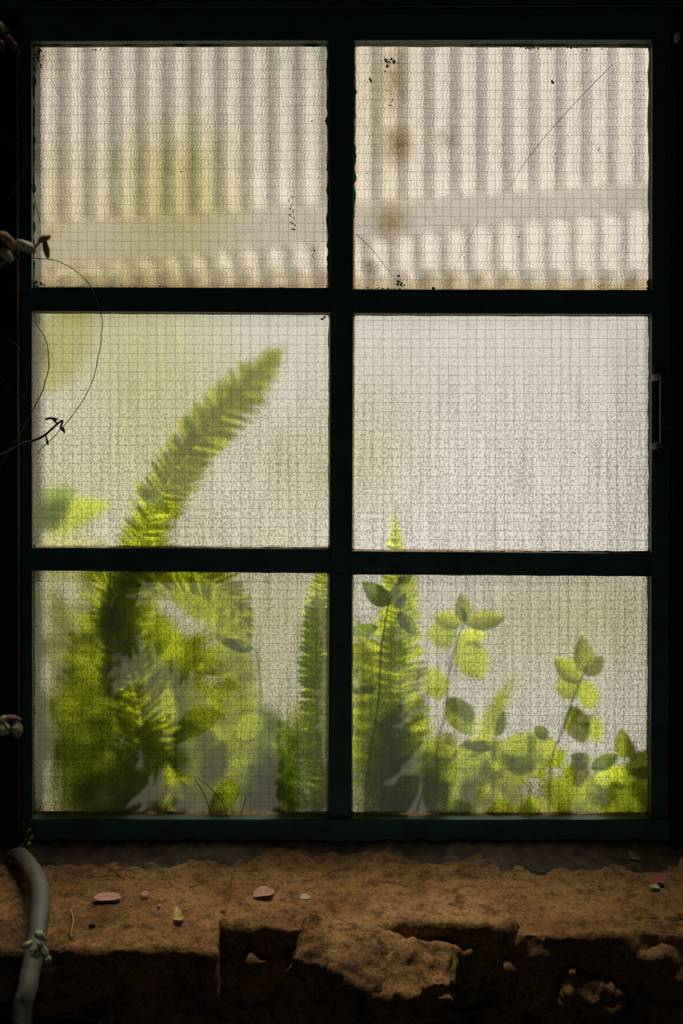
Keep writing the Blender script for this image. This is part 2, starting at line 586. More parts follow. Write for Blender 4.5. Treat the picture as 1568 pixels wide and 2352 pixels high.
# ceiling with a slot left open over the sill
bm = bmesh.new()
add_box(bm, RX0 - 0.1, RX1 + 0.1, RY0 - 0.1, -0.60, RZ1, RZ1 + 0.1)
add_box(bm, RX0 - 0.1, RX1 + 0.1, -0.16, 0.12, RZ1, RZ1 + 0.1)
add_box(bm, RX0 - 0.1, -0.48, -0.60, -0.16, RZ1, RZ1 + 0.1)
add_box(bm, 0.48, RX1 + 0.1, -0.60, -0.16, RZ1, RZ1 + 0.1)
tag(put('ceiling', mesh_of(bm, 'ceiling'), None, M['roomdark']), kind='structure')
bm = bmesh.new()
add_box(bm, -0.55, 0.55, -0.62, -0.10, RZ1 + 0.13, RZ1 + 0.15)
tag(put('ceiling_hatch', mesh_of(bm, 'ceiling_hatch'), None, M['roomdark']), kind='structure')

# ------------------------------------------------------------------ the greenhouse behind the window
YB = 1.0
box_struct('floor_greenhouse', -2.6, 2.6, 0.12, 3.0, -0.1, 0.0, M['ground'])
box_struct('planting_bed', -0.78, 0.80, 0.13, 0.62, 0.0, 0.86, M['soil'])
GZ = 0.86
# back wall: opal lower sheet + corrugated upper sheets
zlow = P(0, 640, YB).z
wall = link('wall_back', None, None, Matrix.Translation((0, YB, 0)))
tag(wall, kind='structure')
bm = bmesh.new()
nx = 24
v0 = [bm.verts.new((-2.4 + 4.8 * i / nx, YB, 0.0)) for i in range(nx + 1)]
v1 = [bm.verts.new((-2.4 + 4.8 * i / nx, YB, zlow + 0.02)) for i in range(nx + 1)]
for i in range(nx):
    bm.faces.new((v0[i], v0[i + 1], v1[i + 1], v1[i]))
put('opal_sheet', mesh_of(bm, 'opal_sheet'), wall, M['opal'])

PITCH = 59.2 * S(YB)


def corrugated(name, zb, zt, y, amp, phase, x0=-1.6, x1=1.6, shape=1.0):
    bm = bmesh.new()
    n = int((x1 - x0) / PITCH * 12)
    rows = []
    nz = 4
    for k in range(nz + 1):
        row = []
        for i in range(n + 1):
            x = x0 + (x1 - x0) * i / n
            s = math.sin(2 * PI * x / PITCH + phase)
            s = math.copysign(abs(s) ** shape, s)
            z = zb(x) + (zt(x) - zb(x)) * k / nz
            row.append(bm.verts.new((x, y + amp * s, z)))
        rows.append(row)
    for k in range(nz):
        for i in range(n):
            bm.faces.new((rows[k][i], rows[k][i + 1], rows[k + 1][i + 1], rows[k + 1][i]))
    return put(name, mesh_of(bm, name, True), wall, M['corrugated'])


def zedge(pa, pb):
    a, b = P(pa[0], pa[1], YB), P(pb[0], pb[1], YB)
    return lambda x: a.z + (b.z - a.z) * (x - a.x) / (b.x - a.x)


up_edge = zedge((170, 515), (1400, 432))
lo_edge = zedge((170, 612), (1400, 492))
xs = P(165, 300, YB).x
corrugated('corrugated_sheet', up_edge, lambda x: 2.58, YB - 0.03, 0.0165, PI / 2 - 2 * PI * xs / PITCH - 0.22)
corrugated('corrugated_sheet', lambda x: zlow, lo_edge, YB + 0.0, 0.0165, PI / 2 - 2 * PI * xs / PITCH - 4.1)
bm = bmesh.new()
q = [(-1.6, lo_edge(-1.6) - 0.006), (1.6, lo_edge(1.6) - 0.006), (1.6, up_edge(1.6) + 0.01), (-1.6, up_edge(-1.6) + 0.01)]
vs = [bm.verts.new((x, YB - 0.012, z)) for x, z in q]
bm.faces.new(vs)
put('flat_sheet', mesh_of(bm, 'flat_sheet'), wall, M['purlin'])

# ------------------------------------------------------------------ the window
win = link('window_1', None, None, Matrix.Translation((0, 0, ZB)))
tag(win, kind='structure')
# pane openings in photo pixels: TL, TR, BR, BL corners
OPEN = {
    'a': ((75, 104), (754, 102), (756, 664), (76, 662)),
    'b': ((813, 102), (1494, 105), (1494, 669), (811, 667)),
    'c': ((76, 717), (759, 721), (758, 1260), (76, 1257)),
    'd': ((811, 722), (1494, 724), (1494, 1270), (809, 1265)),
    'e': ((77, 1309), (756, 1315), (754, 1869), (79, 1868)),
    'f': ((808, 1318), (1493, 1322), (1490, 1872), (806, 1871)),
}


def q2(quad, Y):
    return [(P(px, py, Y).x, P(px, py, Y).z) for px, py in quad]


def bar(name, quad, y0=-0.013, y1=-0.0006, web=None, bev=0.0015):
    bm = bmesh.new()
    add_prism(bm, q2(quad, 0.0), y0, y1)
    bevel(bm, bev)
    o = put(name, mesh_of(bm, name), win, M['paint'])
    if web:
        bm = bmesh.new()
        add_prism(bm, q2(web, 0.0), y1 - 0.0006, 0.017)
        put('web', mesh_of(bm, 'web'), o, M['paint'])
    return o


# glazing bars
bar('glazing_bar', ((66, 662), (766, 664), (766, 721), (66, 717)), web=((60, 677), (770, 679), (770, 705), (60, 702)))
bar('glazing_bar', ((800, 667), (1503, 669), (1503, 724), (800, 722)), web=((800, 681), (1510, 683), (1510, 709), (800, 708)))
bar('glazing_bar', ((66, 1257), (766, 1260), (766, 1315), (66, 1309)), web=((60, 1271), (770, 1274), (770, 1301), (60, 1296)))
bar('glazing_bar', ((800, 1265), (1503, 1270), (1503, 1322), (800, 1318)), web=((800, 1279), (1510, 1283), (1510, 1308), (800, 1305)))
bar('mullion', ((754, 98), (813, 98), (810, 722), (759, 722)), y0=-0.0155, web=((772, 98), (796, 98), (794, 722), (774, 722)))
bar('mullion', ((758.5, 722), (810.5, 722), (808, 1318), (757, 1315)), y0=-0.0155, web=((774, 722), (794, 722), (791, 1318), (774, 1318)))
bar('mullion', ((756.5, 1314), (808, 1317), (806, 1874), (754, 1874)), y0=-0.0155, web=((774, 1318), (791, 1318), (789, 1874), (772, 1874)))


def stile(name, quad_front, quad_back, y0=-0.017, y1=0.034, mat='paint', parent=None):
    """a frame member whose inner reveal is given by its front outline at y0 and its back outline at 0"""
    bm = bmesh.new()
    a = [bm.verts.new((x, y0, z)) for x, z in q2(quad_front, y0)]
    b = [bm.verts.new((x, -0.0006, z)) for x, z in q2(quad_back, 0.0)]
    bm.faces.new(a)
    bm.faces.new(b[::-1])
    for i in range(4):
        bm.faces.new((a[i], b[i], b[(i + 1) % 4], a[(i + 1) % 4]))
    bevel(bm, 0.0015)
    return put(name, mesh_of(bm, name), parent or win, M[mat])


st_l = stile('stile', ((45, 93), (72, 93), (74, 1884), (45, 1884)), ((45, 96), (76, 96), (79, 1872), (45, 1872)))
st_r = stile('stile', ((1498, 93), (1542, 93), (1542, 1884), (1494, 1884)), ((1493.5, 96), (1542, 96), (1542, 1872), (1490, 1872)))
top = stile('rail', ((45, 21), (1542, 17), (1542, 90), (45, 94)), ((45, 21), (1542, 21), (1542, 104), (45, 104)), y0=-0.018)
bot = stile('rail', ((45, 1882), (1542, 1882), (1542, 1946), (45, 1946)), ((45, 1869.5), (1542, 1871.5), (1542, 1946), (45, 1946)), y0=-0.026)
# rear rebate that closes the frame behind the pane edges
for quad in (((30, 5), (1560, 5), (1560, 90), (30, 90)), ((30, 1885), (1560, 1885), (1560, 1975), (30, 1975)),
             ((30, 90), (62, 90), (62, 1885), (30, 1885)), ((1508, 90), (1560, 90), (1560, 1885), (1508, 1885))):
    bm = bmesh.new()
    add_prism(bm, q2(quad, 0.0), -0.0003, 0.018)
    put('rear_frame', mesh_of(bm, 'rear_frame'), win, M['paint'])
# outer fixed frame and the hook of the casement at the right
stile('head_board', ((-40, -60), (1620, -64), (1620, 15), (-40, 19)), ((-40, -60), (1620, -64), (1620, 15), (-40, 19)), y0=-0.058)
bm = bmesh.new()
add_prism(bm, q2(((1549, 79), (1557, 79), (1557, 97), (1549, 97)), -0.05), -0.062, -0.045)
bevel(bm, 0.001)
put('catch', mesh_of(bm, 'catch'), win, simple('pale_metal', (0.5, 0.5, 0.47), 0.5, 0.2, 80))

# pull handle on the right stile: two flanges, two arms, a flat grip, a screw
hd = link('handle', None, win, Matrix.Translation(P(1520, 1060, -0.028)))


def hbox(name, px0, px1, py0, py1, y0, y1, bev=0.002, mat='iron', parent=None):
    bm = bmesh.new()
    ym = (y0 + y1) / 2
    add_prism(bm, q2(((px0, py0), (px1, py0), (px1, py1), (px0, py1)), y0), y0, y1)
    bevel(bm, bev)
    return put(name, mesh_of(bm, name), parent or hd, M[mat])


hbox('flange', 1500, 1527, 834, 867, -0.032, -0.028)
hbox('flange', 1497, 1524, 1030, 1064, -0.032, -0.028)
for (a, b) in (((1501, 868), (1520, 864)), ((1498, 1026), (1516, 1022))):
    bm = bmesh.new()
    pts = spline([P(a[0], a[1], -0.030), P(a[0] + 6, a[1] - 1, -0.050), P(b[0], b[1], -0.062), P(b[0] + 12, b[1], -0.064)], 10)
    add_tube(bm, pts, 0.0045, 10)
    put('arm', mesh_of(bm, 'arm', True), hd, M['iron'])
hbox('grip', 1516, 1550, 861, 1028, -0.069, -0.060, 0.003)
bm = bmesh.new()
bmesh.ops.create_cone(bm, cap_ends=True, segments=14, radius1=0.003, radius2=0.0022, depth=0.003,
                      matrix=Matrix.Translation(P(1537, 984, -0.0705)) @ Matrix.Rotation(PI / 2, 4, 'X'))
put('screw', mesh_of(bm, 'screw', True), hd, simple('worn_screw', (0.16, 0.17, 0.15), 0.4, 0.3, 200))

rnd = random.Random(5)


def pane(key, kind, tint, rough, wx, wz, stains=(), edge=0.0, ybump=0.0):
    quad = OPEN[key]
    q = q2(quad, 0.0)
    cx = sum(p[0] for p in q) / 4
    cz = sum(p[1] for p in q) / 4
    m = 0.006
    big = [(q[0][0] - m, q[0][1] + m), (q[1][0] + m, q[1][1] + m), (q[2][0] + m, q[2][1] - m), (q[3][0] - m, q[3][1] - m)]
    hw = (q[1][0] - q[0][0]) / 2
    hh = (q[0][1] - q[3][1]) / 2
    st = []
    for (px, py, rx, rz, amt, c) in stains:
        p = P(px, py, 0.003)
        st.append((p.x - cx, p.z - cz, rx * S(0), rz * S(0), amt, c))
    bm = bmesh.new()
    add_prism(bm, [(x - cx, z - cz) for x, z in big], 0.0, 0.006)
    me = mesh_of(bm, 'pane')
    me.materials.append(M['glass_front'])
    me.materials.append(glass_back('glass_' + kind + '_' + key, kind, tint, rough, (hw, hh), st, edge, top_contrast=0.35 if key in 'cd' else 1.0))
    for p in me.polygons:
        p.material_index = 1 if p.normal.y > 0.9 else 0
    po = link('pane', me, win, Matrix.Translation((cx, 0, cz)))
    # wires cast into the glass
    bm = bmesh.new()
    s0 = S(0)
    r = 0.00016
    ph = rnd.random() * wx
    nv = int((2 * hw + 2 * m) / (wx * s0))
    ncut = 26
    for i in range(nv + 1):
        x = cx - hw - m * 0.5 + (i + 0.4) * wx * s0
        if x > cx + hw + m * 0.8:
            break
        off = rnd.uniform(-0.0005, 0.0005)
        pts = [Vector((x + off + 0.0009 * noise.noise(Vector((i * 2.3, k * 0.5, 1.7))), 0.0020, cz - hh - m * 0.7 + (2 * hh + 1.4 * m) * k / ncut)) for k in range(ncut + 1)]
        add_tube(bm, pts, r, 4)
    nh = int((2 * hh + 2 * m) / (wz * s0))
    for i in range(nh + 1):
        z = cz - hh - m * 0.5 + (i + 0.5) * wz * s0
        if z > cz + hh + m * 0.8:
            break
        pts = [Vector((cx - hw - m * 0.7 + (2 * hw + 1.4 * m) * k / ncut, 0.0026, z + 0.0008 * noise.noise(Vector((i * 1.9, k * 0.5, 7.7))))) for k in range(ncut + 1)]
        add_tube(bm, pts, r, 4)
    o = put('wire_mesh', mesh_of(bm, 'wire_mesh'), po, M['wire'])
    tag(o, kind='stuff')
    # putty fillets on the far side
    wpx = (3, 6, 5, 4)
    for side in range(4):
        a, b = Vector((q[side][0], 0, q[side][1])), Vector((q[(side + 1) % 4][0], 0, q[(side + 1) % 4][1]))
        inw = (Vector((cx, 0, cz)) - (a + b) / 2)
        d = (b - a).normalized()
        inw = (inw - d * inw.dot(d)).normalized()
        bm = bmesh.new()
        n = 40
        rows = []
        for k in range(n + 1):
            p = a.lerp(b, k / n)
            ww = wpx[side] * s0 * (0.75 + 0.5 * noise.noise(Vector((k * 0.35, side * 5 + cx * 9, cz * 7))))
            if k in (0, n):
                ww = wpx[side] * s0
            rows.append([bm.verts.new(p - inw * 0.004 + Vector((0, 0.0064, 0))), bm.verts.new(p + inw * ww + Vector((0, 0.0064, 0))),
                         bm.verts.new(p + inw * ww * 0.6 + Vector((0, 0.010, 0))), bm.verts.new(p - inw * 0.004 + Vector((0, 0.016, 0)))])
        for k in range(n):
            for c in range(4):
                bm.faces.new((rows[k][c], rows[k][(c + 1) % 4], rows[k + 1][(c + 1) % 4], rows[k + 1][c]))
        bm.faces.new(rows[0][::-1])
        bm.faces.new(rows[-1])
        put('putty', mesh_of(bm, 'putty'), po, M['putty'])
    return po


BR = (0.42, 0.33, 0.18)
GRN = (0.55, 0.75, 0.55)
pa = pane('a', 'hammered', (0.92, 0.88, 0.79), 0.07, 20.0, 20.6, [(640, 140, 40, 30, 0.8, (0.7, 0.9, 0.75)), (90, 130, 70, 60, 0.6, BR), (740, 110, 50, 60, 0.7, (0.6, 0.85, 0.7)), (380, 470, 130, 160, 0.55, (0.86, 0.86, 0.60)), (250, 660, 500, 26, 0.7, BR)], 0.9)
pb = pane('b', 'hammered', (1.0, 0.97, 0.92), 0.07, 20.0, 20.6, [(912, 330, 48, 60, 1.15, BR), (895, 510, 62, 60, 1.1, BR), (905, 180, 40, 90, 0.8, BR), (1030, 320, 40, 36, 0.6, BR), (850, 612, 26, 24, 1.0, (0.3, 0.3, 0.2)), (1000, 640, 50, 40, 0.5, BR)], 1.0)
pc = pane('c', 'pebbled', (0.93, 0.92, 0.85), 0.25, 21.5, 21.0)
pd = pane('d', 'pebbled', (0.97, 0.96, 0.94), 0.25, 21.5, 21.0)
pe = pane('e', 'pebbled', (0.70, 0.69, 0.60), 0.25, 21.5, 20.4, [(420, 1868, 400, 22, 0.6, BR)], 0.4)
pf = pane('f', 'pebbled', (0.75, 0.74, 0.67), 0.25, 21.5, 20.4, [(1150, 1870, 400, 22, 0.6, BR)], 0.4)


# dirt flecks, scratches and paint smears on the faces of the panes
def flecks(parent, spots, name='dirt_flecks', mat='dirt', y=-0.0007):
    bm = bmesh.new()
    for (px, py, r) in spots:
        c = P(px, py, y)
        k = rnd.randint(6, 8)
        rr = r * S(0)
        a0 = rnd.random() * 6
        ax = rnd.uniform(0.6, 1.4)
        ring = [(c.x + rr * ax * math.cos(a0 + 2 * PI * i / k) * rnd.uniform(0.6, 1.2), c.z + rr / ax * math.sin(a0 + 2 * PI * i / k) * rnd.uniform(0.6, 1.2)) for i in range(k)]
        add_prism(bm, ring, y, y + 0.0006)
    o = put(name, mesh_of(bm, name), parent, M[mat])
    return tag(o, kind='stuff')


def cluster(cx, cy, sx, sy, n, r0, r1):
    return [(rnd.gauss(cx, sx), rnd.gauss(cy, sy), rnd.uniform(r0, r1)) for _ in range(n)]


sp = cluster(895, 143, 9, 8, 26, 0.8, 3.6) + cluster(902, 230, 4, 20, 10, 0.6, 2.0) + cluster(918, 650, 6, 6, 12, 0.8, 3) + cluster(995, 662, 4, 2, 6, 1, 3.5) \
    + [(849, 182, 3), (851, 186, 3), (1267, 186, 3), (1269, 190, 3), (1374, 345, 2), (1376, 340, 1.6), (1191, 544, 2.2), (843, 398, 1.5), (1478, 218, 1.6), (1464, 188, 2)] \
    + cluster(1260, 111, 60, 2, 34, 0.7, 2.6) + cluster(1380, 655, 16, 2, 14, 0.6, 1.6) + cluster(880, 662, 40, 3, 26, 0.6, 2.2) + cluster(1150, 380, 180, 160, 16, 0.5, 1.1)
sp = [(min(max(a, 815), 1490), min(max(b, 106), 664), c) for a, b, c in sp]
flecks(pb, sp)
sp = [(664 + 5 * math.sin(i * 1.3) + i * 0.35, 432 + i * 3.4, rnd.uniform(0.7, 2.0)) for i in range(29)] + [(675, 527, 3), (722, 575, 2), (719, 570, 1.6)] \
    + [(720 + 3 * math.sin(i), 572 + i * 3, rnd.uniform(0.6, 1.6)) for i in range(9)] + cluster(93, 145, 6, 8, 14, 0.6, 2.4) + cluster(87, 120, 4, 6, 10, 1, 4) \
    + [(416, 394, 2.0), (230, 260, 1.2), (716, 278, 2), (497, 583, 1.2), (381, 662, 1.5)] + cluster(230, 660, 90, 2, 40, 0.6, 2.2) + cluster(215, 114, 12, 1.2, 10, 0.6, 1.8) + cluster(88, 655, 6, 4, 12, 1, 4) + cluster(400, 350, 190, 150, 14, 0.5, 1.0)
sp = [(min(max(a, 78), 750), min(max(b, 106), 660), c) for a, b, c in sp]
flecks(pa, sp)
flecks(pd, [(1319, 1041, 2.2), (1410, 970, 1.6)] + cluster(1150, 1000, 200, 150, 10, 0.4, 0.9))
flecks(pc, [(745, 729, 3), (740, 733, 2.4)] + cluster(745, 730, 6, 3, 8, 0.7, 2))


def smear(parent, path, seed, mat='greenpaint', y=-0.0010):
    """an irregular lip of paint along an edge: path of (px, py, inward dx, inward dy, width)"""
    bm = bmesh.new()
    rows = []
    n = len(path)
    for i, (px, py, dx, dy, wd) in enumerate(path):
        a = P(px - dx * 4, py - dy * 4, y)
        b = P(px + dx * wd, py + dy * wd, y)
        rows.append([bm.verts.new((a.x, y, a.z)), bm.verts.new((b.x, y, b.z)), bm.verts.new((b.x, y + 0.0008, b.z)), bm.verts.new((a.x, y + 0.0008, a.z))])
    for i in range(n - 1):
        for c in range(4):
            bm.faces.new((rows[i][c], rows[i][(c + 1) % 4], rows[i + 1][(c + 1) % 4], rows[i + 1][c]))
    bm.faces.new(rows[0][::-1])
    bm.faces.new(rows[-1])
    return put('paint_smear', mesh_of(bm, 'paint_smear'), parent, M[mat])


def vpath(px, y0, y1, dx, wmax, seed, bulge=None, n=70):
    out = []
    for i in range(n + 1):
        t = i / n
        py = y0 + (y1 - y0) * t
        wd = max(0.2, wmax * (0.5 + 1.1 * noise.noise(Vector((py * 0.045, seed, 0))) + 0.5 * noise.noise(Vector((py * 0.2, seed, 3)))))
        out.append((px, py, dx, 0, wd))
    return out


def hpath(py, x0, x1, dy, wmax, seed, n=70):
    out = []
    for i in range(n + 1):
        t = i / n
        px = x0 + (x1 - x0) * t
        wd = max(0.2, wmax * (0.4 + 1.2 * noise.noise(Vector((px * 0.045, seed, 0))) + 0.5 * noise.noise(Vector((px * 0.2, seed, 3)))))
        out.append((px, py, 0, dy, wd))
    return out


smear(pa, vpath(755, 104, 660, -1, 7, 2.2), 1)
smear(pa, vpath(75.5, 104, 660, 1, 7, 8.1), 2)
smear(pa, hpath(103, 77, 752, 1, 3.5, 4.4), 3, 'paint')
smear(pa, hpath(663.5, 77, 752, -1, 3.0, 1.4), 3, 'paint')
smear(pb, vpath(812, 104, 500, 1, 6, 5.2), 4)
smear(pb, hpath(103, 1080, 1490, 1, 5, 6.1), 5)
smear(pb, vpath(1494, 640, 667, -1, 14, 9.0, n=14), 6)
smear(pb, vpath(1494, 104, 640, -1, 2.5, 3.0), 6, 'paint')
smear(pd, hpath(1268, 812, 1490, -1, 3.5, 2.9), 7, 'paint')
smear(pc, hpath(1259, 80, 755, -1, 2.5, 7.9), 7, 'paint')
smear(pf, vpath(1492, 1330, 1860, -1, 2.0, 1.1), 7, 'paint')
smear(pe, vpath(78, 1320, 1860, 1, 1.8, 12.1), 7, 'paint')

for nm, pts, r, par in (('scratch', [(1406, 148, -0.0008), (1300, 258, -0.0008), (1215, 360, -0.0008), (1170, 430, -0.0008)], 0.7, pb),
                        ('scratch', [(818, 538, -0.0008), (860, 580, -0.0008), (915, 652, -0.0008)], 0.7, pb),
                        ('scratch', [(1100, 505, -0.0008), (1060, 580, -0.0008), (1025, 660, -0.0008)], 0.4, pb)):
    tube_obj(nm, pts, r, par, M['dirt'], 12, 4, r * 0.5, 0.0004)

# ------------------------------------------------------------------ plants behind the glass
MESH = {}


def leaflet_mesh(mat):
    """fern pinna: unit length along X, blunt tip, eared base, slightly cupped"""
    k = ('pinna', mat)
    if k in MESH:
        return MESH[k]
    prof = [(0.0, 0.30), (0.06, 0.95), (0.2, 1.0), (0.45, 0.92), (0.7, 0.74), (0.86, 0.5), (0.95, 0.27), (1.0, 0.04)]
    bm = bmesh.new()
    rows = []
    for u, h in prof:
        ear = 0.35 if 0.03 < u < 0.15 else 0
        zc = -0.10 * u * u
        rows.append([bm.verts.new((u, -0.5 * h, zc - 0.06 * h)), bm.verts.new((u, 0, zc)), bm.verts.new((u + 0.05 * ear, (0.5 + 0.3 * ear) * h, zc - 0.06 * h))])
    for i in range(len(rows) - 1):
        for c in range(2):
            bm.faces.new((rows[i][c], rows[i][c + 1], rows[i + 1][c + 1], rows[i + 1][c]))
    me = mesh_of(bm, 'leaflet', True)
    me.materials.append(M[mat])
    MESH[k] = me
    return me


def leaf_mesh(mat, var=0):
    """ovate shrub leaf: unit length along X, unit width, folded along the midrib, finely toothed"""
    k = ('leaf', mat, var)
    if k in MESH:
        return MESH[k]
    bm = bmesh.new()
    n = 14
    rows = []
    for i in range(n + 1):
        u = i / n
        h = (math.sin(PI * min(1, u ** (0.82 if var == 0 else 0.95)))) ** 0.80
        h = h * (1 - 0.12 * u)
        if 0 < i < n:
            h *= 1 + (0.035 if i % 2 else -0.02)
        row = []
        zc = (-0.16 if var == 0 else 0.10) * u * u
        for c in (-1, -0.55, 0, 0.55, 1):
            row.append(bm.verts.new((u, 0.5 * h * c, zc + 0.10 * abs(c) ** 1.3 * h + 0.012 * math.sin(u * 26) * abs(c))))
        rows.append(row)
    for i in range(n):
        for c in range(4):
            bm.faces.new((rows[i][c], rows[i][c + 1], rows[i + 1][c + 1], rows[i + 1][c]))
    bmesh.ops.remove_doubles(bm, verts=bm.verts, dist=1e-5)
    me = mesh_of(bm, 'leaf', True)
    me.materials.append(M[mat])
    MESH[k] = me
    return me


def basis(xa, nrm, origin, sx, sy, sz):
    xa = xa.normalized()
    nrm = (nrm - xa * nrm.dot(xa)).normalized()
    ya = nrm.cross(xa)
    m = Matrix((xa * sx, ya * sy, nrm * sz)).transposed().to_4x4()
    m.translation = origin
    return m


COUNT = {}


def frond(parent, path, L, pitch, mat, ang=68, sides=(1, 1), seed=0, w=0.24, tip=0.62, base=0.75, tilt=0.30, rach=1.6, face=(0, -1, 0), start=0.30, far=False):
    """path: (px, py, Y) base to tip; L leaflet length in photo pixels; pitch between pairs in pixels"""
    r = random.Random(seed)
    raw = [P(*p) for p in path]
    n = 160
    c = spline(raw, n)
    ds = [0.0]
    for i in range(1, n):
        ds.append(ds[-1] + (c[i] - c[i - 1]).length)
    tot = ds[-1]
    s0 = S(sum(p[2] for p in path) / len(path))
    bm = bmesh.new()
    cc = c[::6] + [c[-1]]
    add_tube(bm, cc, [rach * s0 * (1 - 0.7 * i / (len(cc) - 1)) for i in range(len(cc))], 5)
    me = mesh_of(bm, 'frond', True)
    W = Matrix.Translation(c[0])
    me.transform(W.inverted())
    fo = link('frond', me, parent, W, M['stem'])
    lm = leaflet_mesh(mat)
    rest = []
    d = start * tot
    i = 0
    k = 0
    nrm0 = Vector(face)
    while d < tot * 0.995:
        while i < n - 2 and ds[i + 1] < d:
            i += 1
        t = (c[i + 1] - c[i]).normalized()
        p = c[i].lerp(c[i + 1], (d - ds[i]) / max(1e-9, ds[i + 1] - ds[i]))
        nn = (nrm0 - t * nrm0.dot(t)).normalized()
        s = nn.cross(t)
        u = d / tot
        f = min(1.0, base + (u - start) * 1.6)
        if u > tip:
            f *= max(0.06, 1 - ((u - tip) / (1 - tip)) ** 1.7)
        for sd_, on in ((1, sides[0]), (-1, sides[1])):
            if not on:
                continue
            ll = L * s0 * f * on * r.uniform(0.9, 1.08)
            a = math.radians(ang * (1 - 0.35 * max(0, u - 0.6)) + r.uniform(-6, 6))
            dirv = s * sd_ * math.sin(a) + t * math.cos(a) + nn * r.uniform(-tilt, tilt * 0.6)
            nv = nn + t * r.uniform(-0.55, 0.05) + s * r.uniform(-0.3, 0.3)
            wd = max(ll * w, min(pitch * s0 * 1.1, ll * 0.5))
            m = basis(dirv, nv, p + nn * 0.0004 * (k % 2), ll, wd * sd_, ll)
            if COUNT.get(parent, 0) < 300 and not far:
                link('leaflet', lm, fo, m)
                COUNT[parent] = COUNT.get(parent, 0) + 1
            else:
                rest.append(m)
        d += pitch * s0 * (0.55 + 0.45 * f)
        k += 1
    if rest:      # leaflets too blurred or too many to tell apart: one mesh
        vs, fs = [], []
        inv = W.inverted()
        polys = [list(p.vertices) for p in lm.polygons]
        for m in rest:
            b0 = len(vs)
            vs += [tuple(inv @ (m @ v.co)) for v in lm.vertices]
            fs += [[b0 + i for i in p] for p in polys]
        me2 = bpy.data.meshes.new('leaflets')
        me2.from_pydata(vs, [], fs)
        for p in me2.polygons:
            p.use_smooth = True
        tag(link('leaflets', me2, fo, W, M[mat]), kind='stuff')
    return fo


def leaf(parent, b, t, wpx, mat, roll=0.0, var=0, name='leaf', lift=0.0):
    pb_, pt_ = P(*b), P(*t)
    x = pt_ - pb_
    n0 = Vector((0, -1, -0.22))
    n0 = Matrix.Rotation(roll, 3, x.normalized()) @ n0
    m = basis(x, n0, pb_, x.length, 1.15 * wpx * S((b[2] + t[2]) / 2), x.length * 0.8)
    return link(name, leaf_mesh(mat, var), parent, m)


def plant(name, px, Y, label, cat, group=None):
    b = P(px, 1900, Y)
    return thing(name, Vector((b.x, Y, GZ)), label, cat, group)


def root(px, Y):
    """pixel row at which the plant reaches the soil at this depth"""
    # invert P for z = GZ
    lo, hi = 1500, 3500
    for _ in range(40):
        mid = (lo + hi) / 2
        if P(px, mid, Y).z > GZ:
            lo = mid
        else:
            hi = mid
    return lo


def rp(px, Y):
    return (px, root(px, Y), Y)


# --- tall fern with the long diagonal frond in the middle left pane
YF = 0.20
f1 = plant('fern', 330, YF, 'tall sword fern whose long frond leans diagonally across the middle left pane', 'fern', 'ferns behind the glass')
frond(f1, [rp(330, YF), (300, 1700, 0.16), (285, 1420, 0.07), (318, 1240, 0.045), (400, 1080, 0.05), (520, 940, 0.085), (655, 792, 0.13)], 74, 12, 'fern_young', 66, seed=11, start=0.48, tip=0.86, base=0.5)
frond(f1, [rp(335, YF), (315, 1720, 0.17), (322, 1400, 0.10), (350, 1240, 0.10), (385, 1150, 0.10), (430, 1085, 0.11), (500, 1010, 0.12)], 58, 12, 'fern_mature', 62, seed=12, start=0.5, tip=0.84, base=0.5)
frond(f1, [rp(325, YF), (262, 1700, 0.12), (250, 1450, 0.055), (262, 1340, 0.042), (360, 1306, 0.04), (470, 1322, 0.045), (545, 1392, 0.05), (578, 1490, 0.055)], 66, 12, 'fern_mature', 62, seed=13, start=0.44, tip=0.80, base=0.5)
frond(f1, [rp(330, YF), (320, 1720, 0.14), (300, 1540, 0.09), (275, 1380, 0.07), (300, 1310, 0.08), (400, 1330, 0.09), (500, 1400, 0.10), (560, 1480, 0.10)], 78, 14, 'fern_young', 58, seed=14, start=0.42, tip=0.82, base=0.6)
# --- dense fern filling the lower left pane
f2 = plant('fern', 250, 0.24, 'dense olive fern crowding the left half of the lower left pane', 'fern', 'ferns behind the glass')
frond(f2, [rp(260, 0.24), (285, 1800, 0.230), (270, 1620, 0.170), (240, 1470, 0.150), (225, 1330, 0.150), (240, 1230, 0.170)], 92, 13, 'fern_mature', 70, seed=21, start=0.34, base=0.8)
frond(f2, [rp(250, 0.24), (300, 1830, 0.14), (330, 1690, 0.06), (305, 1560, 0.045), (265, 1440, 0.045), (240, 1335, 0.05)], 88, 15, 'fern_mature', 58, seed=22, base=0.8)
frond(f2, [rp(280, 0.24), (360, 1820, 0.210), (365, 1650, 0.150), (335, 1500, 0.130), (318, 1390, 0.130), (330, 1300, 0.150)], 120, 16, 'fern_young', 48, seed=23, base=0.8)
frond(f2, [rp(240, 0.24), (215, 1850, 0.230), (170, 1745, 0.170), (90, 1700, 0.160), (10, 1690, 0.170)], 62, 13, 'fern_mature', 66, seed=24)
frond(f2, [rp(235, 0.24), (215, 1800, 0.270), (190, 1600, 0.270), (140, 1500, 0.270), (70, 1470, 0.290)], 84, 14, 'fern_mature', 64, seed=25)
frond(f2, [rp(255, 0.24), (225, 1900, 0.270), (180, 1830, 0.220), (205, 1720, 0.190), (190, 1580, 0.190), (150, 1440, 0.210), (110, 1330, 0.230)], 80, 13, 'fern_mature', 66, seed=26)
frond(f2, [rp(280, 0.24), (350, 1880, 0.270), (390, 1770, 0.230), (400, 1630, 0.200), (392, 1500, 0.200), (372, 1400, 0.200)], 100, 14, 'fern_young', 52, seed=27)
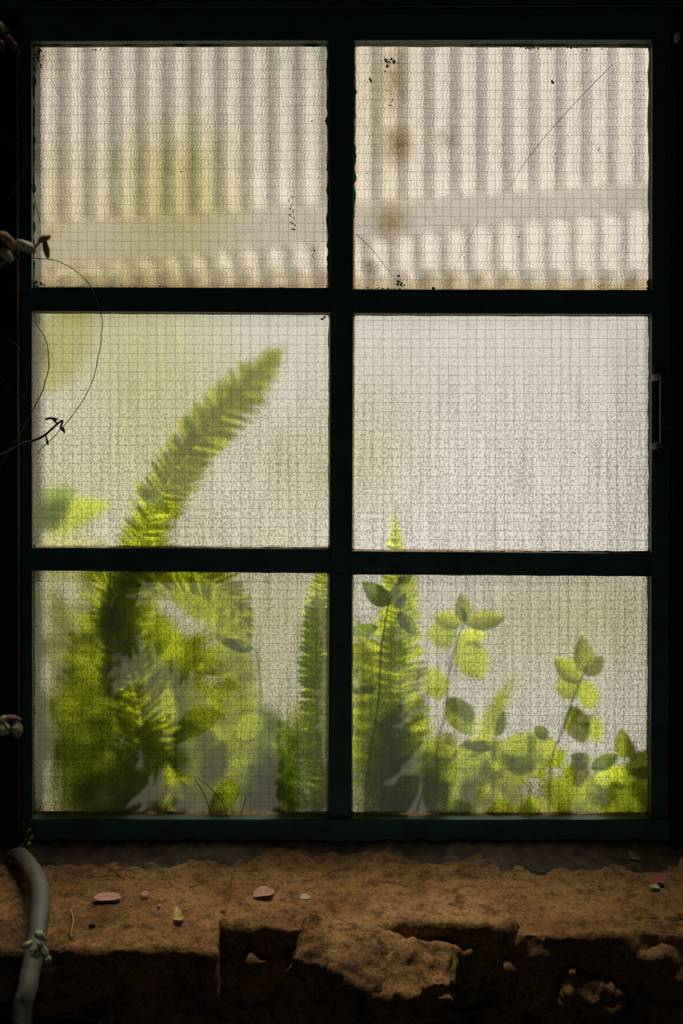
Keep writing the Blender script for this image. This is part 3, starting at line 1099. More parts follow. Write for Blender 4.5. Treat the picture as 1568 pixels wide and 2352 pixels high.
# --- fern to the right of it
f3 = plant('fern', 500, 0.26, 'shaded fern with upright fronds right of centre in the lower left pane', 'fern', 'ferns behind the glass')
frond(f3, [rp(500, 0.26), (505, 1800, 0.18), (535, 1640, 0.13), (545, 1520, 0.12), (515, 1455, 0.12), (470, 1480, 0.12)], 76, 13, 'fern_mature', 66, seed=31)
frond(f3, [rp(510, 0.26), (600, 1860, 0.16), (660, 1760, 0.1), (700, 1690, 0.08), (740, 1650, 0.08)], 90, 12, 'fern_deep', 64, seed=32)
frond(f3, [rp(500, 0.26), (470, 1830, 0.2), (450, 1720, 0.16), (430, 1600, 0.15), (440, 1500, 0.15), (490, 1430, 0.15)], 84, 13, 'fern_mature', 62, seed=33)
frond(f3, [rp(520, 0.26), (640, 1900, 0.16), (700, 1850, 0.1), (760, 1830, 0.08)], 84, 11, 'fern_deep', 70, seed=34, base=0.9)
frond(f3, [rp(505, 0.26), (575, 1880, 0.18), (615, 1800, 0.14), (630, 1700, 0.12), (610, 1610, 0.12)], 70, 12, 'fern_deep', 66, seed=35)
frond(f3, [rp(495, 0.26), (440, 1900, 0.2), (380, 1860, 0.16), (300, 1850, 0.14), (210, 1880, 0.14)], 60, 12, 'fern_mature', 66, seed=36)
# dark curled leaf by the fern
frond(f3, [rp(480, 0.30), (420, 1840, 0.30), (350, 1740, 0.28), (300, 1640, 0.27), (230, 1600, 0.27)], 90, 14, 'fern_mature', 66, seed=37, base=0.9)
frond(f3, [rp(500, 0.30), (500, 1850, 0.32), (500, 1740, 0.30), (520, 1640, 0.30), (560, 1560, 0.30)], 96, 14, 'fern_mature', 66, seed=38, base=0.9)
frond(f3, [rp(480, 0.30), (380, 1880, 0.30), (300, 1800, 0.26), (230, 1770, 0.26), (130, 1790, 0.26)], 76, 14, 'fern_mature', 66, seed=39, base=0.9)
frond(f3, [rp(520, 0.30), (570, 1880, 0.28), (650, 1790, 0.25), (690, 1690, 0.25), (680, 1600, 0.25)], 70, 14, 'fern_mature', 66, seed=40, base=0.9)
# --- upright frond at the right edge of the lower left pane
f4 = plant('fern', 735, 0.16, 'bright upright fern frond hugging the right edge of the lower left pane', 'fern', 'ferns behind the glass')
frond(f4, [rp(735, 0.16), (742, 1800, 0.05), (728, 1640, 0.032), (727, 1480, 0.03), (738, 1360, 0.03), (748, 1285, 0.032)], 42, 11, 'fern_young', 82, seed=41, w=0.32, tip=0.86, base=0.9, tilt=0.12)
frond(f4, [rp(738, 0.16), (752, 1800, 0.1), (745, 1620, 0.055), (742, 1480, 0.05), (750, 1360, 0.05), (752, 1295, 0.05)], 50, 11, 'fern_young', 80, seed=42, w=0.32, tip=0.86, base=0.9, tilt=0.12)
# --- fern with the tip in the middle right pane
f5 = plant('fern', 900, 0.22, 'bright fern whose tapering tip rises into the middle right pane', 'fern', 'ferns behind the glass')
frond(f5, [rp(900, 0.22), (905, 1800, 0.12), (915, 1600, 0.06), (918, 1440, 0.045), (908, 1300, 0.035), (906, 1148, 0.032)], 78, 14, 'fern_young', 74, seed=51, start=0.3, tip=0.42, base=0.95, tilt=0.15)
frond(f5, [rp(895, 0.22), (880, 1800, 0.15), (890, 1640, 0.10), (895, 1480, 0.08), (930, 1380, 0.08), (950, 1300, 0.08)], 74, 13, 'fern_young', 70, seed=52, tip=0.7)
frond(f5, [rp(905, 0.22), (930, 1840, 0.14), (945, 1740, 0.1), (940, 1620, 0.1), (925, 1520, 0.1)], 78, 13, 'fern_mature', 68, seed=53, base=0.95)
frond(f5, [rp(890, 0.22), (850, 1820, 0.14), (828, 1660, 0.1), (830, 1500, 0.09), (815, 1400, 0.09)], 58, 13, 'fern_mature', 68, seed=54)
frond(f5, [rp(900, 0.22), (905, 1860, 0.12), (890, 1760, 0.07), (900, 1680, 0.06), (930, 1600, 0.06)], 82, 12, 'fern_mature', 66, seed=55, base=0.95)
frond(f5, [rp(910, 0.22), (960, 1880, 0.16), (985, 1800, 0.13), (1010, 1720, 0.12), (1060, 1690, 0.12)], 80, 13, 'fern_mature', 66, seed=56)
frond(f5, [rp(900, 0.28), (890, 1860, 0.26), (865, 1740, 0.24), (860, 1620, 0.22), (870, 1500, 0.22)], 80, 14, 'fern_mature', 66, seed=57, base=0.9)
frond(f5, [rp(920, 0.28), (990, 1880, 0.26), (1060, 1820, 0.22), (1130, 1800, 0.2), (1190, 1830, 0.2)], 72, 13, 'fern_mature', 66, seed=58, base=0.9)
frond(f5, [rp(910, 0.28), (940, 1870, 0.24), (990, 1790, 0.2), (1000, 1700, 0.2)], 80, 13, 'fern_mature', 66, seed=59, base=0.9)
# --- small pale fern
f6 = plant('fern', 1120, 0.26, 'small pale fern frond between the two leafy shoots in the lower right pane', 'fern', 'ferns behind the glass')
frond(f6, [rp(1110, 0.26), (1105, 1800, 0.2), (1115, 1690, 0.14), (1150, 1610, 0.13), (1192, 1535, 0.13)], 40, 10, 'fern_young', 60, seed=61, tip=0.6)
frond(f6, [rp(1115, 0.26), (1060, 1860, 0.2), (1010, 1810, 0.16), (950, 1790, 0.15)], 66, 12, 'fern_mature', 60, seed=62, tip=0.6)

# --- ferns further back that close the view low down
f7 = plant('fern', 360, 0.40, 'blurred olive fern standing furthest back behind the lower left pane', 'fern', 'ferns behind the glass')
for k, (bx, tx, ty, c_) in enumerate([(150, 95, 1560, 20), (220, 190, 1500, -10), (300, 280, 1480, 10), (390, 400, 1520, 10), (470, 480, 1570, -20), (560, 590, 1600, 15), (640, 660, 1700, 15)]):
    frond(f7, [rp(360 + (bx - 360) * 0.6, 0.40), (bx, 1850, 0.38), ((bx + tx) / 2 + c_, (1850 + ty) / 2, 0.36), (tx, ty, 0.38)], 74, 15, 'fern_mature', 62, seed=71 + k, start=0.2, tip=0.6, far=True)
f8 = plant('fern', 1150, 0.40, 'blurred olive fern standing furthest back behind the lower right pane', 'fern', 'ferns behind the glass')
for k, (bx, tx, ty, c_) in enumerate([(860, 840, 1600, 10), (930, 925, 1560, -10), (1010, 985, 1700, 15), (1090, 1080, 1760, 15), (1170, 1190, 1790, 10), (1290, 1300, 1790, -10), (1380, 1390, 1760, 10), (1460, 1470, 1750, 8)]):
    frond(f8, [rp(1150 + (bx - 1150) * 0.7, 0.40), (bx, 1900, 0.38), ((bx + tx) / 2 + c_, (1900 + ty) / 2, 0.36), (tx, ty, 0.38)], 70, 14, 'fern_mature', 62, seed=81 + k, start=0.2, tip=0.6, far=True)

# --- leafy shoots: (stem path, leaves)
def shoot(px, Y, label, stem, leaves, r=2.4):
    t = plant('leafy_shoot', px, Y, label, 'plant', 'leafy shoots behind the glass')
    tube_obj('stem', [rp(px, Y)] + stem, r, t, M['stem'], 30, 6, r * 0.55)
    for i, (b, tp, wd, mat, roll) in enumerate(leaves):
        leaf(t, b, tp, wd, mat, roll, i % 2)
    return t


shoot(835, 0.10, 'thin dark shoot with deep green leaves at the left of the lower right pane',
      [(842, 1800, 0.055), (868, 1620, 0.034), (874, 1500, 0.03), (890, 1395, 0.028), (893, 1385, 0.028)],
      [((893, 1390, .028), (832, 1336, .026), 42, 'leaf_deep', 0.2), ((868, 1440, .028), (800, 1448, .028), 34, 'leaf_deep', -0.3),
       ((908, 1395, .028), (934, 1362, .028), 24, 'leaf_deep', 0.4), ((914, 1404, .028), (956, 1456, .030), 32, 'leaf_deep', 0.1),
       ((912, 1336, .030), (950, 1318, .032), 26, 'leaf_deep', 0.2), ((893, 1390, .028), (912, 1335, .03), 26, 'leaf_mid', 0.5),
       ((862, 1580, .036), (800, 1590, .04), 18, 'leaf_deep', 0.4)], 2.6)
shoot(1005, 0.13, 'slender shoot with a rosette of pale leaves in the middle of the lower right pane',
      [(1003, 1740, 0.07), (1022, 1640, 0.05), (1032, 1540, 0.05), (1050, 1470, 0.045), (1066, 1430, 0.04)],
      [((1066, 1430, .04), (1060, 1362, .045), 38, 'leaf_young', 0.2), ((1066, 1432, .04), (1158, 1420, .055), 44, 'leaf_young', -0.5),
       ((1062, 1434, .05), (990, 1412, .07), 40, 'leaf_young', 0.4), ((1050, 1450, .06), (985, 1462, .10), 66, 'leaf_mid', 0.3),
       ((1058, 1452, .055), (1118, 1470, .075), 46, 'leaf_young', 0.2), ((1055, 1462, .07), (1108, 1556, .10), 72, 'leaf_mid', 0.1),
       ((1066, 1430, .036), (1062, 1392, .036), 18, 'leaf_deep', 0.7), ((1032, 1600, .06), (1082, 1686, .07), 60, 'leaf_mid', -0.1),
       ((1030, 1560, .07), (962, 1580, .10), 70, 'leaf_mid', 0.3)], 2.2)
shoot(1258, 0.12, 'leaning shoot topped by three pale leaves right of centre in the lower right pane',
      [(1262, 1780, 0.06), (1290, 1680, 0.045), (1320, 1590, 0.04), (1355, 1515, 0.036)],
      [((1340, 1545, .038), (1338, 1458, .045), 46, 'leaf_young', 0.15), ((1336, 1568, .038), (1270, 1512, .05), 46, 'leaf_young', 0.3),
       ((1342, 1550, .038), (1388, 1506, .05), 38, 'leaf_young', -0.4), ((1335, 1575, .05), (1278, 1580, .09), 56, 'leaf_mid', 0.4),
       ((1345, 1560, .06), (1356, 1640, .09), 44, 'leaf_mid', 0.2), ((1312, 1620, .05), (1338, 1706, .06), 54, 'leaf_mid', 0.0),
       ((1350, 1640, .08), (1372, 1710, .09), 50, 'leaf_mid', 0.3), ((1352, 1535, .034), (1368, 1512, .034), 12, 'leaf_deep', 0.5)], 2.6)
shoot(1130, 0.16, 'low leafy shoot with dark young leaves below the small pale fern',
      [(1132, 1800, 0.09), (1135, 1720, 0.06), (1140, 1670, 0.05)],
      [((1140, 1690, .05), (1160, 1632, .05), 26, 'leaf_deep', 0.3), ((1135, 1700, .06), (1040, 1720, .06), 54, 'leaf_mid', -0.3),
       ((1136, 1710, .05), (1062, 1716, .048), 26, 'leaf_deep', 0.2), ((1150, 1720, .06), (1232, 1690, .06), 56, 'leaf_mid', 0.2),
       ((1130, 1740, .07), (1036, 1760, .07), 62, 'leaf_mid', 0.2), ((1150, 1735, .08), (1240, 1745, .08), 74, 'leaf_mid', -0.1),
       ((1128, 1800, .07), (1120, 1742, .06), 54, 'leaf_young', 0.1), ((1040, 1745, .05), (1022, 1712, .05), 34, 'leaf_young', 0.4),
       ((1130, 1840, .09), (1060, 1800, .09), 66, 'leaf_mid', 0.2), ((1135, 1870, .10), (1150, 1800, .10), 60, 'leaf_mid', 0.1),
       ((1080, 1870, .10), (1010, 1812, .10), 70, 'leaf_mid', 0.1), ((1110, 1790, .09), (1040, 1770, .09), 66, 'leaf_mid', 0.1), ((1030, 1860, .12), (960, 1800, .12), 90, 'leaf_mid', 0.1), ((1040, 1800, .12), (970, 1740, .12), 84, 'leaf_mid', 0.0), ((1090, 1880, .11), (1080, 1810, .11), 50, 'leaf_mid', -0.2)])
shoot(1215, 0.17, 'low shoot with one broad sunlit leaf beside the leaning stem',
      [(1220, 1800, 0.10), (1228, 1720, 0.06)],
      [((1270, 1750, .05), (1212, 1682, .05), 62, 'leaf_young', 0.2), ((1255, 1695, .042), (1226, 1668, .042), 30, 'leaf_deep', 0.4),
       ((1262, 1760, .06), (1300, 1720, .06), 40, 'leaf_young', 0.1), ((1225, 1770, .09), (1170, 1720, .08), 66, 'leaf_mid', 0.0),
       ((1190, 1880, .10), (1210, 1820, .10), 66, 'leaf_mid', 0.1), ((1180, 1760, .09), (1130, 1700, .09), 66, 'leaf_mid', 0.2), ((1200, 1770, .10), (1260, 1730, .09), 70, 'leaf_mid', -0.1), ((1215, 1790, .11), (1150, 1760, .11), 64, 'leaf_mid', 0.2), ((1245, 1870, .10), (1200, 1830, .10), 60, 'leaf_mid', -0.3)])
shoot(1370, 0.18, 'bushy low shoot in the bottom right corner of the lower right pane',
      [(1365, 1830, 0.10), (1352, 1780, 0.07), (1345, 1740, 0.06)],
      [((1350, 1760, .045), (1312, 1732, .045), 40, 'leaf_deep', 0.2), ((1355, 1765, .05), (1418, 1732, .05), 34, 'leaf_deep', -0.2),
       ((1350, 1780, .06), (1290, 1770, .06), 60, 'leaf_mid', 0.1), ((1360, 1790, .06), (1452, 1765, .06), 54, 'leaf_young', 0.2),
       ((1350, 1840, .09), (1275, 1800, .09), 76, 'leaf_mid', 0.1), ((1360, 1850, .09), (1400, 1790, .09), 70, 'leaf_mid', 0.0),
       ((1340, 1880, .10), (1280, 1850, .10), 66, 'leaf_mid', 0.2), ((1300, 1880, .11), (1330, 1820, .11), 70, 'leaf_mid', -0.2),
       ((1400, 1860, .09), (1330, 1850, .09), 60, 'leaf_mid', 0.1)])
shoot(1440, 0.15, 'short shoot with an upright yellow-green leaf at the right of the lower right pane',
      [(1442, 1800, 0.08), (1432, 1740, 0.055)],
      [((1432, 1742, .05), (1428, 1672, .05), 38, 'leaf_young', 0.1), ((1445, 1745, .06), (1450, 1700, .06), 24, 'leaf_mid', 0.4),
       ((1440, 1760, .06), (1510, 1730, .06), 50, 'leaf_mid', 0.1), ((1445, 1775, .05), (1510, 1765, .05), 36, 'leaf_deep', 0.3),
       ((1450, 1830, .08), (1515, 1790, .08), 74, 'leaf_mid', 0.1), ((1440, 1850, .09), (1490, 1820, .09), 70, 'leaf_mid', -0.1), ((1400, 1800, .08), (1470, 1760, .08), 64, 'leaf_mid', 0.1), ((1430, 1830, .09), (1370, 1780, .09), 74, 'leaf_mid', 0.2),
       ((1430, 1860, .10), (1420, 1800, .10), 60, 'leaf_mid', 0.2)])
shoot(1300, 0.26, 'olive bushy shoot filling the bottom edge between the leaning stem and the corner',
      [(1300, 1860, 0.20), (1305, 1800, 0.18)],
      [((1305, 1830, .16), (1240, 1790, .16), 70, 'leaf_mid', 0.2), ((1310, 1830, .17), (1370, 1780, .17), 76, 'leaf_mid', -0.2), ((1300, 1880, .16), (1230, 1860, .16), 60, 'leaf_mid', 0.2),
       ((1310, 1880, .16), (1390, 1850, .16), 80, 'leaf_mid', 0.0), ((1330, 1900, .17), (1350, 1820, .17), 70, 'leaf_mid', 0.2), ((1390, 1890, .15), (1450, 1830, .15), 84, 'leaf_mid', 0.2),
       ((1420, 1890, .15), (1490, 1860, .15), 70, 'leaf_mid', -0.2), ((1230, 1890, .17), (1190, 1850, .17), 60, 'leaf_mid', 0.3), ((1400, 1800, .14), (1440, 1760, .14), 60, 'leaf_mid', 0.1)])
# a drooping dark leaf in the lower left pane
shoot(590, 0.12, 'single dark drooping leaf pressed near the glass of the lower left pane',
      [(596, 1800, 0.08), (600, 1620, 0.05), (592, 1510, 0.036), (575, 1480, 0.034)],
      [((582, 1490, .034), (500, 1470, .034), 26, 'leaf_deep', 0.2), ((560, 1480, .05), (455, 1545, .06), 66, 'leaf_mid', 0.3), ((598, 1640, .05), (545, 1700, .06), 50, 'leaf_mid', 0.2)], 1.6)
shoot(470, 0.14, 'yellow-green broad leaves low in the centre of the lower left pane',
      [(430, 1850, 0.10), (400, 1800, 0.08)],
      [((400, 1870, .08), (365, 1740, .07), 60, 'leaf_young', 0.1), ((420, 1880, .08), (430, 1780, .07), 60, 'leaf_young', -0.2), ((470, 1800, .09), (520, 1700, .10), 60, 'leaf_mid', 0.1),
       ((360, 1720, .09), (375, 1560, .09), 70, 'leaf_young', 0.2)])
# broad strap leaves further back on the left
t = plant('broad_leaved_plant', 60, 0.34, 'broad-leaved plant behind the far left of the middle left pane', 'plant')
tube_obj('stem', [rp(60, 0.34), (50, 1600, 0.34), (70, 1200, 0.33), (60, 900, 0.32)], 5, t, M['stem'], 24, 8, 2.5)
leaf(t, (60, 900, 0.30), (205, 690, 0.26), 130, 'leaf_khaki', 0.2)
leaf(t, (62, 880, 0.30), (20, 700, 0.28), 140, 'leaf_khaki', -0.2)
leaf(t, (66, 1180, 0.25), (240, 1170, 0.14), 90, 'leaf_mid', 0.2)
leaf(t, (66, 1200, 0.22), (160, 1130, 0.14), 90, 'leaf_deep', 0.1)
leaf(t, (70, 1260, 0.33), (300, 1300, 0.3), 120, 'leaf_khaki', 0.3)

# ------------------------------------------------------------------ stone sill and wall below the window
sillw = link('wall_below', None, None, Matrix.Translation((0, -0.1, 0)))
tag(sillw, kind='structure')
bm = bmesh.new()
add_box(bm, RX0, RX1, -0.13, 0.12, 0.0, ZB - 0.075)
put('core', mesh_of(bm, 'core'), sillw, M['mortar'])
bm = bmesh.new()
add_box(bm, RX0, RX1, -0.02, 0.12, ZB - 0.08, ZB - 0.004)
put('bed', mesh_of(bm, 'bed'), sillw, M['mortar'])
SZ0 = P(784, 1950, -0.03).z
SZ1 = P(784, 2140, -0.25).z
SLOPE = (SZ0 - SZ1) / 0.22


def sill_z(y):
    return SZ0 + SLOPE * (y + 0.03)


def rough_box(cx, cy, cz, hx, hy, hz, n=(40, 24, 16), power=7, amp=0.006, fine=0.002, seed=0, tilt=0.0, rz=0.0, front=0.0, ry=0.0):
    """a quarried block: rounded box, noise-displaced; front > 0 pushes the lower front outwards"""
    bm = bmesh.new()
    bmesh.ops.create_grid(bm, x_segments=1, y_segments=1, size=1)
    bm.free()
    bm = bmesh.new()
    nx, ny, nz = n
    vmap = {}

    def V(i, j, k):
        key = (i, j, k)
        if key not in vmap:
            vmap[key] = bm.verts.new((2 * i / nx - 1, 2 * j / ny - 1, 2 * k / nz - 1))
        return vmap[key]
    for i in range(nx):
        for j in range(ny):
            for k in (0, nz):
                bm.faces.new((V(i, j, k), V(i + 1, j, k), V(i + 1, j + 1, k), V(i, j + 1, k)))
    for i in range(nx):
        for k in range(nz):
            for j in (0, ny):
                bm.faces.new((V(i, j, k), V(i + 1, j, k), V(i + 1, j, k + 1), V(i, j, k + 1)))
    for j in range(ny):
        for k in range(nz):
            for i in (0, nx):
                bm.faces.new((V(i, j, k), V(i, j + 1, k), V(i, j + 1, k + 1), V(i, j, k + 1)))
    R = Matrix.Rotation(rz, 3, 'Z') @ Matrix.Rotation(ry, 3, 'Y') @ Matrix.Rotation(tilt, 3, 'X')
    off = Vector((seed * 7.3, seed * 1.9, seed * 4.1))
    for v in bm.verts:
        p = v.co
        # measure rounding in metres so that long blocks keep crisp ends
        r = 0.007
        q = Vector((p.x * hx, p.y * hy, p.z * hz))
        core = Vector((max(-hx + r, min(hx - r, q.x)), max(-hy + r, min(hy - r, q.y)), max(-hz + r, min(hz - r, q.z))))
        dlt = q - core
        if dlt.length > 1e-7:
            nn = dlt.normalized()
            mag = min(dlt.length, r)
            q = core + nn * mag
        else:
            nn = Vector((0, 0, 0))
        if front and q.y < 0:
            q.y -= front * max(0, (hz - q.z)) * (-q.y / hy)
        base = q.copy()
        wn = R @ q + Vector((cx, cy, cz))
        d1 = noise.fractal(wn * 14 + off, 1.0, 2.0, 4)
        d2 = noise.fractal(wn * 70 + off, 1.0, 2.0, 3)
        dirv = nn if nn.length > 0.5 else Vector((0, 0, 1))
        k_ = 2.0 if q.y < -hy * 0.8 else 1.0
        q = q + dirv * (d1 * amp * k_ + d2 * fine * k_)
        if q.y < -hy * 0.7:
            q.y += noise.fractal(Vector((wn.x * 11, wn.z * 9, seed * 3)), 1.0, 2.0, 3) * amp * 2.4
        v.co = R @ q
    me = mesh_of(bm, 'stone', True)
    return me, Matrix.Translation((cx, cy, cz))


def stone(cx, cy, cz, hx, hy, hz, name='stone', mat='sandstone', **kw):
    me, W = rough_box(cx, cy, cz, hx, hy, hz, **kw)
    return link(name, me, sillw, W, M[mat])


TL_ = math.atan(SLOPE)


def sill_stone(px0, px1, yf, hz, seed, dz=0.0, **kw):
    """a sill block from px0 to px1 (pixels measured at its front edge) reaching forward to yf"""
    x0, x1 = P(px0, 2100, yf).x, P(px1, 2100, yf).x
    y0, y1 = yf, -0.012
    cy = (y0 + y1) / 2
    hy = (y1 - y0) / 2 / math.cos(TL_)
    top = sill_z(cy) + dz
    return stone((x0 + x1) / 2, cy, top - hz, (x1 - x0) / 2, hy, hz, tilt=TL_, seed=seed, **kw)


sill_stone(-260, 500, -0.285, 0.035, 1, 0.000, n=(70, 40, 10), amp=0.0045)
sill_stone(512, 1178, -0.235, 0.05, 2, 0.003, n=(76, 40, 14), amp=0.006)
sill_stone(1180, 1800, -0.245, 0.045, 3, -0.002, n=(76, 40, 14), amp=0.006)
# mortar between the blocks
for a, b, yf, sd_ in ((480, 545, -0.235, 5), (1160, 1200, -0.215, 6)):
    me, W = None, None
    x0, x1 = P(a, 2100, yf).x, P(b, 2100, yf).x
    cy = (yf - 0.03) / 2
    stone((x0 + x1) / 2, cy, sill_z(cy) - 0.031, (x1 - x0) / 2, (-0.03 - yf) / 2, 0.03, name='mortar_joint', mat='sandstone', tilt=TL_, seed=sd_, n=(14, 40, 8), amp=0.006, fine=0.003)
# broken stones that jut out below the sill
def px_stone(pxc, pyc, Y, hx, hy, hz, **kw):
    c = P(pxc, pyc, Y)
    return stone(c.x, Y, c.z, hx * S(Y), hy, hz * S(Y), **kw)


px_stone(860, 2222, -0.250, 185, 0.040, 52, seed=11, amp=0.011, fine=0.003, tilt=0.85, n=(60, 26, 26), rz=-0.05, ry=0.24)
px_stone(960, 2232, -0.256, 76, 0.036, 44, seed=24, amp=0.012, fine=0.003, tilt=0.9, n=(36, 22, 22), ry=0.1)
px_stone(1300, 2215, -0.185, 150, 0.05, 70, seed=12, amp=0.014, fine=0.003, tilt=0.35, n=(46, 22, 22))
px_stone(1328, 2232, -0.215, 62, 0.04, 40, seed=23, amp=0.012, fine=0.003, tilt=0.5, n=(28, 20, 20), rz=0.3, ry=0.3)
px_stone(1480, 2195, -0.185, 110, 0.05, 60, seed=13, amp=0.012, fine=0.003, tilt=0.15, n=(36, 22, 22))
px_stone(660, 2215, -0.185, 90, 0.05, 60, seed=14, amp=0.012, fine=0.003, tilt=0.1, n=(34, 22, 22))
px_stone(250, 2262, -0.15, 300, 0.05, 60, seed=15, amp=0.012, fine=0.003, n=(50, 22, 20))
px_stone(620, 2320, -0.15, 190, 0.05, 55, seed=16, amp=0.012, fine=0.003, n=(50, 22, 20))
px_stone(1010, 2330, -0.15, 180, 0.05, 50, seed=17, amp=0.012, fine=0.003, n=(50, 22, 20))
px_stone(1400, 2325, -0.15, 190, 0.05, 56, seed=18, amp=0.012, fine=0.003, n=(50, 22, 20))
px_stone(200, 2385, -0.15, 230, 0.05, 60, seed=19, amp=0.012, fine=0.003, n=(50, 22, 20))
px_stone(1100, 2230, -0.185, 60, 0.045, 70, seed=20, amp=0.012, fine=0.003, n=(24, 22, 22))
px_stone(800, 2420, -0.15, 260, 0.05, 40, seed=21, amp=0.012, fine=0.003, n=(40, 22, 14))

# dark soil and rotted litter at the frame foot, also deepening the shade there
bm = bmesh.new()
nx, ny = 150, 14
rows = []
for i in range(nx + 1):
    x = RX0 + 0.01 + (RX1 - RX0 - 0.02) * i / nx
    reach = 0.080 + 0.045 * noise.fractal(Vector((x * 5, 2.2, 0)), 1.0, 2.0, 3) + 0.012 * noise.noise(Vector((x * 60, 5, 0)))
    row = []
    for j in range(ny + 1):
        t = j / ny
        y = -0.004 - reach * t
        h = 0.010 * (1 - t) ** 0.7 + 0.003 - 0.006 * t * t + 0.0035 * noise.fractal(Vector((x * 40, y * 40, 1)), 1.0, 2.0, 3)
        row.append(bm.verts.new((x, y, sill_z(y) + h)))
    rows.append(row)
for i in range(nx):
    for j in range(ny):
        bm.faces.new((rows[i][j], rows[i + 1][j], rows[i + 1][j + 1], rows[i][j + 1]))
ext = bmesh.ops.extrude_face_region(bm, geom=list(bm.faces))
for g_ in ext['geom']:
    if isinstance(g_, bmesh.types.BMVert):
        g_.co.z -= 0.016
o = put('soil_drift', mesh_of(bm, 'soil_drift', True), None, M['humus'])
tag(o, 'dark soil and rotted litter deepening the shade along the foot of the window frame', 'soil', kind='stuff')

# ------------------------------------------------------------------ fallen leaves and litter on the sill
def on_sill(px, py):
    """point of the sloping sill surface seen at a photo pixel"""
    d = FW + Vector((1, 0, 0)) * ((px - 784) / FPX) + UP * ((1176 - py) / FPX)
    # solve z = SZ0 + SLOPE*(y+0.03)
    k = (SZ0 + SLOPE * (CAM.y + 0.03) - CAM.z) / (d.z - SLOPE * d.y)
    p = CAM + d * k
    return p


def fallen(px, py, lpx, wpx, ang, mat, label, curl=0.25, lift=0.004, name='fallen_leaf', group=None, seed=0):
    c = on_sill(px, py)
    s = S(c.y)
    L, Wd = lpx * s, wpx * s
    bm = bmesh.new()
    n = 12
    rows = []
    for i in range(n + 1):
        u = i / n
        h = math.sin(PI * u) ** 0.7
        row = []
        for cc in (-1, -0.5, 0, 0.5, 1):
            x = (u - 0.5) * L
            y = 0.5 * Wd * h * cc * (1 + 0.12 * math.sin(u * 9 + seed))
            z = curl * Wd * (abs(cc) ** 1.6) * h * (1 if cc > 0 else 0.5) + curl * L * 0.35 * (u - 0.5) ** 2
            row.append(bm.verts.new((x, y, z)))
        rows.append(row)
    for i in range(n):
        for k in range(4):
            bm.faces.new((rows[i][k], rows[i][k + 1], rows[i + 1][k + 1], rows[i + 1][k]))
    bmesh.ops.remove_doubles(bm, verts=bm.verts, dist=1e-6)
    bmesh.ops.solidify(bm, geom=list(bm.faces), thickness=0.0005)
    me = mesh_of(bm, name, True)
    W = Matrix.Translation(c + Vector((0, 0, lift))) @ Matrix.Rotation(TL_, 4, 'X') @ Matrix.Rotation(ang, 4, 'Z')
    o = link(name, me, None, W, mat if not isinstance(mat, str) else M[mat])
    return tag(o, label, 'leaf', group)


fallen(246, 2071, 66, 40, 0.05, 'leaf_pink', 'long pointed pink dry leaf lying left on the stone sill', 0.10, 0.005, group='fallen leaves on the sill')
fallen(606, 2066, 56, 36, 0.50, 'leaf_pink', 'curled pink dry leaf with a raised end near the middle of the sill', 0.35, 0.006, group='fallen leaves on the sill', seed=2)
fallen(410, 2123, 26, 42, 0.3, 'leaf_yellow', 'small crumpled yellow leaf on the left sill stone', 0.5, 0.006, group='fallen leaves on the sill', seed=4)
fallen(333, 2063, 20, 20, 0.1, 'leaf_pink', 'tiny flat pinkish leaf scrap between the long pink leaf and the yellow leaf', 0.2, 0.005, group='leaf scraps on the sill', seed=5)
fallen(700, 2073, 26, 24, 0.1, 'chip', 'flat pale leaf scrap just right of the curled pink leaf', 0.2, 0.006, group='leaf scraps on the sill', seed=6)
fallen(1512, 2035, 24, 36, 0.1, simple('leaf_red', (0.42, 0.10, 0.10), 0.6, 0.3, 90), 'small red leaf scrap at the right end of the sill', 0.3, 0.006, group='leaf scraps on the sill', seed=7)
fallen(1503, 2048, 24, 18, -0.1, 'chip', 'narrow pale leaf scrap beside the red one at the right end of the sill', 0.2, 0.006, group='leaf scraps on the sill', seed=8)
fallen(1455, 1980, 22, 40, 0.4, simple('leaf_green_scrap', (0.14, 0.18, 0.08), 0.7, 0.3, 90), 'round dull green leaf on the dark back of the sill at the right', 0.2, 0.006, group='leaf scraps on the sill', seed=9)
prnd = random.Random(9)
for i in range(34):
    px, py = prnd.uniform(120, 1540), prnd.uniform(1985, 2090)
    if i < 8:
        px, py = [(222, 2042), (372, 2021), (440, 2037), (741, 2078), (1032, 2021), (1371, 1975), (915, 1976), (1034, 1993)][i]
    c = on_sill(px, py)
    r = prnd.uniform(1.6, 4.2) * S(c.y)
    o = blob_obj('stone_chip', c + Vector((0, 0, 0.002)), (r * 1.5, r, r * 0.7), (prnd.random(), prnd.random() * 0.4, prnd.random() * 3), None, M['chip'], 0.4, i, 1)
    tag(o, 'tiny pale stone chip lying loose on the sill', 'stone chip', 'stone chips on the sill')
o = blob_obj('dirt_clod', on_sill(211, 2132) + Vector((0, 0, 0.003)), (0.004, 0.003, 0.003), (0, 0, 0.3), None, M['dirt'], 0.5, 3, 2)
tag(o, 'small black clod on the left sill stone below the pink leaf', 'clod')


def sill_twig(pts, r, mat, label, name='twig', group=None):
    c = spline([on_sill(*p) + Vector((0, 0, 0.004)) for p in pts], 16)
    bm = bmesh.new()
    add_tube(bm, [p + noise.noise_vector(p * 90) * 0.001 for p in c], r, 5)
    o = put(name, mesh_of(bm, name, True), None, M[mat])
    return tag(o, label, 'twig', group)


